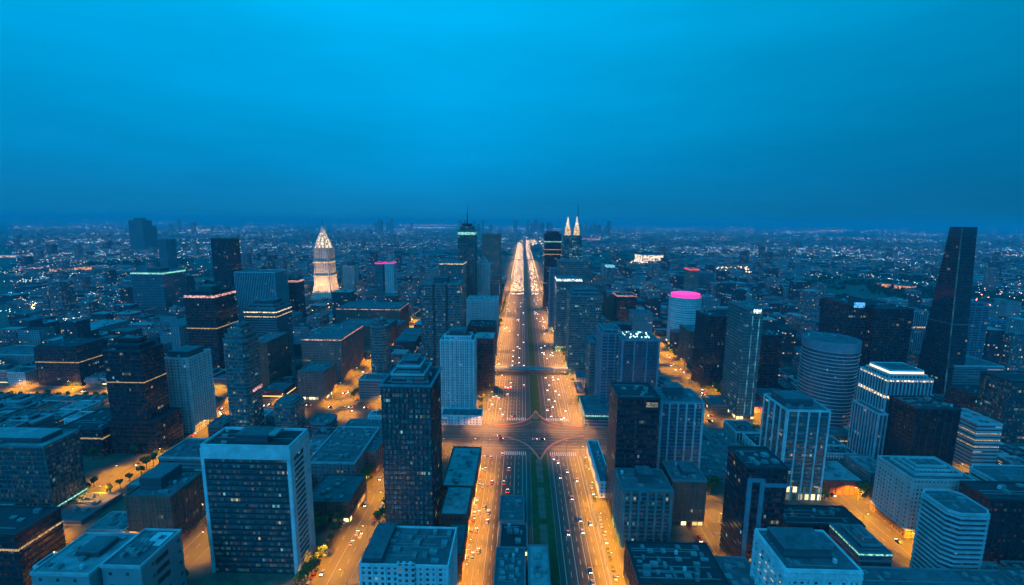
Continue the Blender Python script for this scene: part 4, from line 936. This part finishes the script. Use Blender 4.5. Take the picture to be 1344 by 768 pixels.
def car_proto(col, van, full, lit):
    key = (col, van, full, lit)
    if key in CARP: return CARP[key]
    m = PAINTS[col]; bo, ca = (VBODY, VCAB) if van else (BODY, CAB); e = 2.3 if not van else 2.6
    if full:
        parts = []
        b = MB(); profile(bo, .92, b); parts.append(('body', b.mesh('body', m)))
        b = MB(); profile(ca, .80, b); b.box(-.78, .78, -1.0 if not van else -2.4, .3 if not van else 1.25, 1.40 if not van else 2.0, 1.47 if not van else 2.08, mi=1); parts.append(('cabin', b.mesh('cabin', [GLS, m])))
        for x in (-.85, .85):
            for y in (-1.35, 1.4):
                b = MB(); b.tube((x - .1, y, .33), (x + .1, y, .33), .33, .33, 10); parts.append(('wheel', b.mesh('wheel', TYRE)))
        for x in (-.62, .62):
            b = MB(); lens(b, x, e - .08, .72); parts.append(('headlight', b.mesh('headlight', HL if lit else METAL)))
            b = MB(); lens(b, x, -e + .05, .80); parts.append(('tail_light', b.mesh('tail_light', TL if lit else PAINTS['red'])))
    else:
        b = MB(); profile(bo, .92, b, 0); profile(ca, .80, b, 1)
        for x in (-.6, .6):
            for (yy, mi) in ((e - .05, 2), (-e + .05, 3)): b.box(x - .3, x + .3, yy - .12, yy + .12, .62, .98, mi=mi, bottom=True)
        parts = [('', b.mesh('car', [m, GLS, HL if lit else METAL, TL if lit else PAINTS['red']]))]
    CARP[key] = parts; return parts
ncar = 0
def car(x, y, ang, label, group, lit=True, force=False):
    global ncar
    if ncar >= 299: return
    ncar += 1
    col = rnd.choice(['white', 'black', 'silver', 'silver', 'black', 'white', 'red']); van = rnd.random() < .15; full = y < 470
    parts = car_proto(col, van, full, lit); nm = 'van' if van else 'car'
    lab = f'{col} {nm} {label}'; grp = f'{col} {nm}s {group}'
    if not full:
        o = bpy.data.objects.new(nm, parts[0][1]); COL.objects.link(o); o.location = (x, y, .02); o.rotation_euler = (0, 0, ang); tag(o, lab, nm, grp); return
    root = empty(nm, lab, nm, (x, y, .02), grp, ang)
    for n, me in parts:
        o = bpy.data.objects.new(n, me); COL.objects.link(o); o.parent = root
RX = [31.8, 35.3, 38.8, 42.3, 45.8, 49.3, 52.8]; LX = [-34.2, -30.7, -27.2, -23.7, -20.2, -16.7, -13.2, -9.7, -6.2, -2.7, .8, 4.3]
q = random.Random(21)
def lane_fill(xs, y0, y1, n, ang, label, group):
    used = []
    for _ in range(n * 6):
        if len(used) >= n: break
        x, y = q.choice(xs), q.uniform(y0, y1)
        if 410 < y < 466 or any(abs(x - a) < 1 and abs(y - c) < 8 for a, c in used): continue
        used.append((x, y)); car(x, y, ang, label, group)
lane_fill(RX, 215, 408, 14, PI, 'heading towards the viewer on the near right carriageway', 'on the near right carriageway')
lane_fill([-30.7, -27.2, -23.7], 215, 340, 9, 0, 'driving away on the narrow near left carriageway', 'on the narrow near left carriageway')
lane_fill(LX[:9], 345, 405, 8, 0, 'waiting before the left zebra stripes', 'before the left zebra stripes')
lane_fill(RX, 485, 630, 16, PI, 'on the right carriageway between crossroads and footbridge', 'on the right carriageway behind the crossroads')
lane_fill(LX, 485, 630, 14, 0, 'on the left carriageway between crossroads and footbridge', 'on the left carriageway behind the crossroads')
lane_fill(RX, 650, 1360, 30, PI, 'on the right carriageway beyond the nearest footbridge', 'on the far right carriageway')
lane_fill(LX, 650, 1360, 30, PI, 'on the left carriageway beyond the nearest footbridge', 'on the far left carriageway')
for i in range(24):     # service road and parked rows
    y = 214 + i * 8.2
    if y < 405 and q.random() < .8: car(60.6 + q.uniform(-.2, .2), y, PI, 'parked along the golden service road', 'parked along the golden service road', lit=q.random() < .25)
for i in range(12):
    y = 270 + i * 9
    if q.random() < .7: car(-33.9, y, 0, 'parked at the left kerb by the brick blocks', 'parked at the left kerb by the brick blocks', lit=q.random() < .25)
for X, y0, y1, n, lb in ((-117.5, 210, 470, 12, 'on the golden street left of the green glass tower'), (-225, 540, 900, 12, 'on the street beside the long rose stone block'), (-225, 215, 470, 5, 'on the street beside the brown corner hotel'), (240, 515, 800, 16, 'on the long right-hand street'), (264, 290, 470, 6, 'on the street by the golden arcade'), (133, 220, 330, 4, 'on the street behind the stubby tower'), (-339, 320, 540, 6, 'on the street past the pale grid-windowed tower')):
    for _ in range(n):
        s = q.choice((-1, 1)); car(X + s * q.choice((2.5, 6)), q.uniform(y0, y1), PI if s < 0 else 0, lb, lb)
for Y, x0, x1, n, lb in ((505, -470, -130, 14, 'on the left cross street'), (440, -40, 60, 5, 'crossing the main junction'), (495, 80, 540, 12, 'on the right cross street'), (540, -720, -350, 8, 'on the broad road at the far left')):
    for _ in range(n):
        s = q.choice((-1, 1)); car(q.uniform(x0, x1), Y + s * q.choice((3, 7)), PI / 2 if s > 0 else -PI / 2, lb, lb)

for X, y0, y1, lb in ((-128.2, 212, 400, 'parked on the left of the golden street'), (-106.8, 300, 410, 'parked on the right of the golden street'), (124.5, 262, 400, 'parked by the open lot street'), (-236.5, 285, 400, 'parked beside the brown corner hotel'), (-330.5, 300, 400, 'parked opposite the white-lit showroom')):
    y = y0
    while y < y1:
        if q.random() < .62: car(X, y, 0 if q.random() < .5 else PI, lb, lb, lit=q.random() < .08)
        y += 6.4
# dense traffic far along the avenue
b = MB()
for _ in range(1900):
    y = 1380 + (q.random() ** 1.2) * 3250; x = q.choice(RX + LX); s = 1
    b.box(x - .9, x + .9, y - 2.2, y + 2.2, .3, 1.2, 0)
    for dx in (-.6, .6): b.box(x + dx - .35, x + dx + .35, y - 2.35, y - 2.2, .6, 1.1, 1 if q.random() < .8 else 2, bottom=True)
setting(b.build('far_traffic', [PAINTS['black'], emit('far_headlight', (1., .62, .34), 60.), TL]), 'stuff', 'glittering traffic packed on the far avenue')

# ------------------------------------------------------------------ filler buildings of the blocks
def overlaps(x0, x1, y0, y1, m=1.5): return any(x0 < b_ + m and x1 > a - m and y0 < d + m and y1 > c - m for a, b_, c, d in FOOT)
def inview(x, y, z=0, mg=60):
    v = CM.transposed() @ Vector((x, y, z - CAM_H))
    if v.z >= 0: return None
    px, py = PW / 2 + FPX * v.x / -v.z, PH / 2 - FPX * v.y / -v.z
    return (px, py) if -mg < px < PW + mg and -mg < py < PH + mg else None
f_rnd = random.Random(3)
REFNAMES = {'tall black slab tower with': 'black slab tower with stepped crown', 'pale grid-windowed apartment': 'pale grid-windowed tower', 'blue stepped tower with faceted': 'blue stepped tower', 'black tower topped by': 'rosy-banded black tower',
 'nearest tower, dark glass': 'white-framed tower', 'brown mid-rise block with': 'brown corner hotel', 'greenish glass block': 'greenish glass block', 'black cube-like block': 'black cube block', 'long rose stone': 'long rose stone block',
 'dark green glass tower with': 'dark green glass tower', 'pale twin-shaft': 'pale twin-shaft tower', 'flat-roofed showroom': 'white-lit showroom', 'pale walled block': 'pale walled block', 'slim rounded blue': 'slim rounded tower',
 'black tower with one yellow': 'black tower right of the avenue', 'blue ribbed apartment': 'blue ribbed tower with drum', 'dark brick block with a fine': 'dark brick block', 'black tower with a pale portal': 'portal-framed black tower',
 'grey-green tower with white': 'tower over the golden arcade', 'cream classical block': 'cream classical block', 'cylindrical tower': 'cylindrical tower', 'white ribbed tower': 'white ribbed tower', 'blue-green tower with a white square': 'tower with two light fins',
 'rounded white-striped': 'magenta-capped tower', 'wide pale blue tower': 'wide pale blue hotel', 'black cube block with a pale': 'black cube right of the ribbed tower', 'white-gridded block': 'white-gridded block', 'broad blue-green tower': 'broad recessed tower', 'grey-green tower with a stepped': 'square-crowned tower'}
REFS = []
for o_ in list(SC.objects):
    if o_.type == 'EMPTY' and 'label' in o_:
        for k_, v_ in REFNAMES.items():
            if o_['label'].startswith(k_) or (' ' + k_) in o_['label'][:len(k_) + 12]: REFS.append((v_, o_.location.x, o_.location.y)); break
REFS.append(('tapering tower', 0, 0)); REFS[-1] = next((('tapering tower', o_.location.x, o_.location.y) for o_ in SC.objects if o_.name == 'tapering_tower'), REFS[0])
KINDS = [('grey', 'grey'), ('slate', 'slate'), ('strip', 'grey'), ('brick', 'brick'), ('brown', 'brown'), ('white', 'pale'), ('cream', 'pale'), ('pink', 'rose'), ('teal', 'blue-green'), ('blueribs', 'blue')]
LOTS = []
def lots(x0, x1, y0, y1, s0, s1):
    w_, d_ = x1 - x0, y1 - y0
    if w_ > s1 and w_ >= d_:
        k = f_rnd.uniform(.38, .62); lots(x0, x0 + w_ * k, y0, y1, s0, s1); lots(x0 + w_ * k, x1, y0, y1, s0, s1)
    elif d_ > s1:
        k = f_rnd.uniform(.38, .62); lots(x0, x1, y0, y0 + d_ * k, s0, s1); lots(x0, x1, y0 + d_ * k, y1, s0, s1)
    elif w_ > s0 and d_ > s0: LOTS.append((x0, x1, y0, y1))
for x0, x1, y0, y1, k in BLOCKS: lots(x0 + 3, x1 - 3, y0 + 3, y1 - 3, 9, 34 if y0 < 650 else 46)
LOTS += [(-327, -300, 277, 306), (-298, -271, 277, 298), (-327, -302, 312, 346), (-327, -300, 352, 380)]
NOGO = [(60, 250, 256, 345), (-162, -133, 262, 302), (60, 90, 200, 420), (-66, -50, 470, 545), (275, 296, 338, 352), (-380, -350, 300, 395), (60, 122, 335, 412)]
k_left = lambda x, y: (-330 < x < -60 and 400 < y < 485) or (140 < x < 530 and 380 < y < 478)
ind = []; rest = []
cx_ = lambda a, b_: (a + b_) / 2
def corridor(x, y): return (950 < y < 1275 and abs(x / y + .452) < .045)
for x0, x1, y0, y1 in LOTS:
    g = f_rnd.uniform(.5, 2.5); x0 += g; x1 -= g; y0 += g; y1 -= g
    if overlaps(x0, x1, y0, y1) or any(x0 < b_ and x1 > a and y0 < d and y1 > c for a, b_, c, d in NOGO): continue
    cx, cy_ = (x0 + x1) / 2, (y0 + y1) / 2
    far_ = cy_ > 650
    if cy_ < 230 or not inview(cx, cy_, 10, 40): continue
    h = f_rnd.choice((7, 9, 12, 15, 18)) + f_rnd.uniform(0, 3) if not far_ else f_rnd.choice((9, 12, 16, 20, 26, 34)) + f_rnd.uniform(0, 4)
    if abs(cx - 12) > 110 and far_ and f_rnd.random() < .06: h = f_rnd.uniform(45, 75)
    if -104 < cx < -45 and cy_ < 440: h = min(h, 14)
    if corridor(cx, cy_): h = 6
    if cx < -350 and 440 < cy_ < 560: h = 6
    if k_left(cx, cy_): h = min(h, 9)
    if 224 < cx + 20 and cx < 256 and 509 < cy_: continue
    ind.append((x0, x1, y0, y1, h))
ind.sort(key=lambda t: t[3])
MAXI = 176
for i, (x0, x1, y0, y1, h) in enumerate(ind):
    if i >= MAXI: rest.append((x0, x1, y0, y1, h)); continue
    st, word = f_rnd.choice(KINDS); cx, cy_ = (x0 + x1) / 2, (y0 + y1) / 2
    size = 'tall' if h > 40 else ('mid-rise' if h > 19 else 'low')
    if cx < -50: where = 'in the near left blocks' if cy_ < 480 else ('in the left blocks beyond the cross street' if cy_ < 640 else 'in the dim blocks farther left')
    elif cx > 72: where = 'in the near right blocks' if cy_ < 480 else ('in the right blocks beyond the cross street' if cy_ < 640 else 'in the dim blocks farther right')
    else: where = 'beside the avenue'
    rn = sorted((math.hypot(cx - a, cy_ - c), nme, a, c) for nme, a, c in REFS)[0]; dxr, dyr = cx - rn[2], cy_ - rn[3]
    rel = ('behind' if dyr > 0 else 'in front of') if abs(dyr) > abs(dxr) * 1.0 else ('right of' if dxr > 0 else 'left of')
    gr = f'{size} {word} buildings {where}'
    root = empty('city_building', f'{size} {word} building {rel} the {rn[1]}', 'building', (cx, cy_, 0), gr)
    hw, hd = (x1 - x0) / 2, (y1 - y0) / 2; fp = rect(-hw, hw, -hd, hd)
    if f_rnd.random() < .3 and hw > 8 and hd > 8:
        k = f_rnd.uniform(.2, .6); fp = [(-hw, -hd), (hw, -hd), (hw, hd * k), (hw * k, hd * k), (hw * k, hd), (-hw, hd)] if f_rnd.random() < .5 else fp
    if len(fp) == 6:
        for f2, n in ((rect(-hw, hw, -hd, hd * k), 1), (rect(-hw, hw * k, hd * k + .05, hd), 2)):
            hh = h if n == 1 else h * .8; mass(root, f2, 0, hh, st, detail=cy_ < 480); roof(root, f2, hh, st, .9, 3 if cy_ < 480 else 1, i, f_rnd.choice((None, 'dark', 'pale', 'mid')), ledge=.15)
    else:
        if cy_ < 640 and f_rnd.random() < .5: f2 = grow(fp, .12); b = MB(); b.ring(f2, grow(fp, .02), 0, 4); b.build('shopfront', fm('shop'), root)
        mass(root, fp, 0, h, st, detail=cy_ < 480); roof(root, fp, h, st, 1, 5 if cy_ < 420 else (2 if cy_ < 520 else 1), i, f_rnd.choice((None, 'dark', 'pale', 'mid')))
        if f_rnd.random() < .45 and hw > 6: plant(root, -hw * .4, hw * f_rnd.uniform(0, .5), -hd * .2, hd * .6, h + .2, f_rnd.uniform(2, 4))

# ------------------------------------------------------------------ the far city: more than anyone could count
from mathutils import noise as mn
cm = [window('far_grey', (.14, .16, .18), (.02, .03, .04), bay=4, fh=3.6, wf=.5, hf=.5, lit=.10, power=1.6, dim=.2), window('far_pale', (.26, .28, .30), (.03, .04, .05), bay=4, fh=3.6, wf=.5, hf=.5, lit=.08, power=1.6, cols=((1., .7, .4), (.6, .9, 1.))),
      window('far_dark', (.05, .06, .075), (.015, .02, .03), bay=4, fh=3.6, wf=.6, hf=.5, lit=.12, power=1.6), RF['mid'], RF['pale'], RF['dark']]
b = MB()
def fbox(x0, x1, y0, y1, h):
    mi = f_rnd.choice((0, 0, 1, 2, 2)); f = rect(x0, x1, y0, y1)
    b.prism(f, f, -.3, h, mi, cap=False)
    if f_rnd.random() < .12 and h < 14:      # pitched roof
        k = len(b.v); ym = (y0 + y1) / 2; b.v += [(x0, y0, h), (x1, y0, h), (x1, y1, h), (x0, y1, h), (x0, ym, h + 4), (x1, ym, h + 4)]
        for t in ((0, 1, 5, 4), (2, 3, 4, 5), (1, 2, 5), (3, 0, 4)): b.f.append(tuple(k + i for i in t)); b.uv += [(0, 0)] * len(t); b.mi.append(3)
    else:
        b.quad([(x0, y0, h), (x1, y0, h), (x1, y1, h), (x0, y1, h)], [(0, 0)] * 4, f_rnd.choice((3, 3, 5, 4)))
        if h > 12 and f_rnd.random() < .5: mx_, my = (x0 + x1) / 2, (y0 + y1) / 2; g = rect(mx_ - 4, mx_ + 4, my - 3, my + 3); b.prism(g, g, h, h + 3.5, 1)
for t in rest: fbox(*t)
for _ in range(9500):
    y = 720 + (f_rnd.random() ** 1.7) * 8500; x = f_rnd.uniform(-1.15, 1.2) * y
    if y < 1700 and abs(x) < 912: continue
    if -75 < x < 90: continue
    den = mn.noise(Vector((x / 900, y / 900, 3)))
    if den < -.22: continue
    g = 70; x = round(x / g) * g + f_rnd.uniform(-12, 12); y = round(y / 55) * 55 + f_rnd.uniform(-9, 9)
    s = 1 + y / 9000
    w_, d_ = f_rnd.uniform(9, 24) * s, f_rnd.uniform(9, 20) * s
    if -75 < x - w_ and x - w_ < 90 or -75 < x + w_ < 90 or overlaps(x - w_, x + w_, y - d_, y + d_): continue
    h = f_rnd.choice((6, 7, 8, 9, 11, 14, 18)) + f_rnd.uniform(0, 3)
    if f_rnd.random() < (.05 if y < 3500 else .02): h = f_rnd.uniform(30, 80); w_ = d_ = f_rnd.uniform(10, 16)
    if corridor(x, y): h = 5
    fbox(x - w_, x + w_, y - d_, y + d_, h)
# little skylines on the horizon
for px, D, n, hm in ((510, 9500, 8, 300), (700, 9800, 20, 290), (770, 9000, 10, 270), (235, 7000, 4, 250), (620, 9200, 6, 260)):
    for _ in range(n):
        x = atY(px + f_rnd.uniform(-26, 26), 290, D)[0]; y = D + f_rnd.uniform(-500, 500); w_ = f_rnd.uniform(14, 30); fbox(x - w_, x + w_, y - w_, y + w_, hm * f_rnd.uniform(.55, 1))
setting(b.build('distant_city', cm), 'stuff', 'dim mass of countless distant buildings out to the horizon')

# tree masses between the far districts
b = MB()
for _ in range(1500):
    y = 750 + (f_rnd.random() ** 1.5) * 5000; x = f_rnd.uniform(-1.15, 1.2) * y
    if mn.noise(Vector((x / 900, y / 900, 3))) > -.12 or -90 < x < 110 or (y < 1720 and abs(x) < 920) or overlaps(x - 10, x + 10, y - 10, y + 10): continue
    for k in range(18):
        c = Vector((x + f_rnd.gauss(0, 22), y + f_rnd.gauss(0, 16), f_rnd.uniform(3, 9))); r_ = f_rnd.uniform(3, 7)
        for _k in range(3):
            n = Vector((f_rnd.gauss(0, 1), f_rnd.gauss(0, 1), f_rnd.gauss(0, 1) + .6)).normalized(); xx = n.orthogonal().normalized(); yy = n.cross(xx); o = c + n * r_ * .4
            b.quad([o - xx * r_ - yy * r_ * .6, o + xx * r_ * .8 - yy * r_ * .7, o + xx * r_ * .6 + yy * r_, o - xx * r_ * .7 + yy * r_ * .7], [(0, 0)] * 4)
setting(b.build('distant_woodland', plain('far_leaves', (.028, .045, .022), .9, var=.4)), 'stuff', 'dark tree belts between the far districts')

# scattered lights of the far city
lm = [emit('far_light_white', (.55, .85, 1.), 10.), emit('far_light_warm', (1., .62, .30), 16.), emit('far_light_cyan', (.15, .62, 1.), 10.), emit('far_light_rose', (1., .22, .16), 22.), emit('far_light_strong', (1., .86, .70), 70.)]
lm.append(emit('far_beacon', (1., .90, .80), 420.)); b = MB()
def dot(x, y, z, s, mi): b.box(x - s, x + s, y - s, y + s, z, z + s * 1.2, mi)
NL = 0
for _ in range(260000):
    if NL > 13000: break
    dy = 2.3 + 150 * f_rnd.random() ** 2.1; y = 132900 / dy; x = f_rnd.uniform(-1.15, 1.2) * y
    if (y < 1700 and abs(x) < 905) or -75 < x < 90 or overlaps(x - 3, x + 3, y - 3, y + 3): continue
    n = mn.noise(Vector((x / 1500, y / 1500, 7))) * .6 + mn.noise(Vector((x / 420, y / 420, 1))) * .55
    if n < f_rnd.uniform(-.05, .38): continue
    if f_rnd.random() < .6:                     # along streets
        g = 240
        if f_rnd.random() < .5: x = round(x / g) * g + 8
        else: y = round(y / g) * g + 8
    if y < 2600 and f_rnd.random() < .55: continue
    s = f_rnd.uniform(.20, .45) * (.55 + y / 2300)
    r_ = f_rnd.random(); mi = 0 if r_ < .32 else (1 if r_ < .50 else (2 if r_ < .95 else (3 if r_ < .975 else (4 if y > 2500 else 1))))
    if y > 9000 and mi == 2: mi = 0
    dot(x, y, f_rnd.uniform(6, 14), s, mi); NL += 1
def cluster(px, py, wpx, hpx, n, mi, s=1.0):
    for _ in range(n):
        x, y = ground(px + f_rnd.gauss(0, wpx / 2), max(297, py + f_rnd.gauss(0, hpx / 2)), 6); dot(x, y, 8, s * f_rnd.uniform(.35, .8) * (1 + y / 3500), mi)
cluster(1060, 400, 26, 8, 60, 3, .8); cluster(1045, 392, 16, 5, 40, 3, .8); cluster(960, 355, 30, 5, 60, 1); cluster(855, 342, 30, 5, 60, 1, 1.2)
cluster(48, 402, 8, 5, 30, 1, .8); cluster(68, 401, 5, 6, 26, 3, .7); cluster(85, 403, 5, 4, 20, 1, .7); cluster(145, 372, 14, 3, 30, 1); [cluster(*a) for a in ((566, 299, 44, .6, 150, 5, .8), (690, 300, 60, 1.2, 110, 5, .6), (880, 303, 90, 1.4, 90, 5, .6), (1060, 305, 60, 1.0, 50, 5, .6), (440, 300, 90, 1.6, 50, 5, .5), (120, 301, 120, 2.0, 50, 5, .45))]
cluster(1100, 303, 70, 1.0, 60, 1); cluster(1050, 385, 18, 6, 24, 1); cluster(1290, 395, 30, 14, 30, 3, .8); cluster(490, 385, 50, 5, 60, 1, .8); cluster(545, 372, 26, 8, 40, 0); cluster(900, 300, 120, 3, 160, 0); cluster(700, 300, 50, 6, 160, 0)
cluster(700, 318, 22, 5, 80, 1, 1.2)
setting(b.build('far_city_lights', lm), 'stuff', 'countless small lights scattered over the far city')

# glowing things one can tell apart in the far city
def glow_hall(name, label, cat, pxa, pya, pxb, pyb, h, d, mat, roofm=None):
    xa, ya = ground(pxa, pya); xb, yb = ground(pxb, pyb); a = math.atan2(yb - ya, xb - xa); L = math.hypot(xb - xa, yb - ya)
    r_ = empty(name, label, cat, ((xa + xb) / 2, (ya + yb) / 2, 0), None, a); f = rect(-L / 2, L / 2, 0, d)
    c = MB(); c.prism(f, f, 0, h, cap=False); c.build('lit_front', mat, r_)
    c = MB(); g = grow(f, 1.5); c.prism(g, g, h, h + 1.5, bottom=True); c.build('roof', roofm or RF['mid'], r_)
    for i in range(max(2, int(L / 30))):
        x = -L / 2 + (i + .5) * L / max(2, int(L / 30)); c = MB(); c.box(x - .7, x + .7, -.8, .1, 0, h - .1); c.build('column', P_GREY, r_)
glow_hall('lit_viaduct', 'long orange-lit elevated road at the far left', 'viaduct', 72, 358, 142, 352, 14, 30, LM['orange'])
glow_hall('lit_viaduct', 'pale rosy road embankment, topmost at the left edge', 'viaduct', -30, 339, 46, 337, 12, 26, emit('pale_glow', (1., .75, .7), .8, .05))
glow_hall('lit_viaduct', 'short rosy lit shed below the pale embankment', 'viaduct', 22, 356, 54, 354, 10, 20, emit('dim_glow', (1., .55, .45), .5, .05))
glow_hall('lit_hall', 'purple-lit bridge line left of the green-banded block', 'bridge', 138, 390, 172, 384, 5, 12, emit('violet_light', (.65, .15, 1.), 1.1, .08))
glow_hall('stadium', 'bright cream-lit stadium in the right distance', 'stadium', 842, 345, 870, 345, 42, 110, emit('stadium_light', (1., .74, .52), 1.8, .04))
glow_hall('lit_hall', 'rosy lit roofed hall near the horizon right of the twin spires', 'hall', 768, 316, 788, 316, 26, 80, emit('hall_glow', (1., .35, .28), .8, .02))
glow_hall('lit_terminal', 'long white lit terminal on the horizon', 'terminal', 526, 296, 600, 296, 26, 200, emit('terminal_glow', (1., .88, .8), 2.0, .004))
glow_hall('lit_terminal', 'thin orange lit terminal near the left horizon', 'terminal', 243, 303, 278, 303, 22, 120, emit('terminal_glow_warm', (1., .62, .38), 1.4, .01))
glow_hall('lit_hall', 'flat amber-lit ribbon building in the right distance', 'hall', 1148, 376, 1196, 381, 12, 40, LM['orange'])
glow_hall('lit_hall', 'red glowing latticed hall at the right edge', 'hall', 1322, 440, 1352, 442, 22, 30, emit('red_glow', (1., .22, .12), .9, .15))
glow_hall('lit_hall', 'small red shop box at the foot of the tower with two light fins', 'shop', 985, 542, 1000, 542, 8, 14, emit('shop_red', (1., .05, .04), 1.6, .3))

# ------------------------------------------------------------------ evening haze
hz = MB(); hz.box(-31000, 31000, -650, 46000, -1.5, 330, bottom=True)
hm = bpy.data.materials.new('haze'); hm.use_nodes = True; hm.node_tree.nodes.clear()
ho = hm.node_tree.nodes.new('ShaderNodeOutputMaterial'); pv = hm.node_tree.nodes.new('ShaderNodeVolumePrincipled')
pv.inputs['Color'].default_value = (.14, .76, 1., 1); pv.inputs['Density'].default_value = .0001; pv.inputs['Anisotropy'].default_value = .0
hm.node_tree.links.new(pv.outputs[0], ho.inputs['Volume'])
setting(hz.build('haze', hm), 'stuff', 'thin blue evening haze over the whole city')

# ------------------------------------------------------------------ every look-alike gets the place it has in its row
def nth(n): return f"{n}{'th' if 10 <= n % 100 <= 20 else {1: 'st', 2: 'nd', 3: 'rd'}.get(n % 10, 'th')}"
by = {}
for o_ in SC.objects:
    if o_.parent is None and 'label' in o_ and 'category' in o_: by.setdefault(o_['label'], []).append(o_)
for lab, os_ in by.items():
    if len(os_) < 2: continue
    os_.sort(key=lambda o: (round(o.location.y), o.location.x))
    for i, o in enumerate(os_): o['label'] = f'{lab}, {nth(i + 1)} from the near end' if len(lab.replace('-', ' ').split()) < 12 else f'{lab}, {nth(i + 1)} nearest'
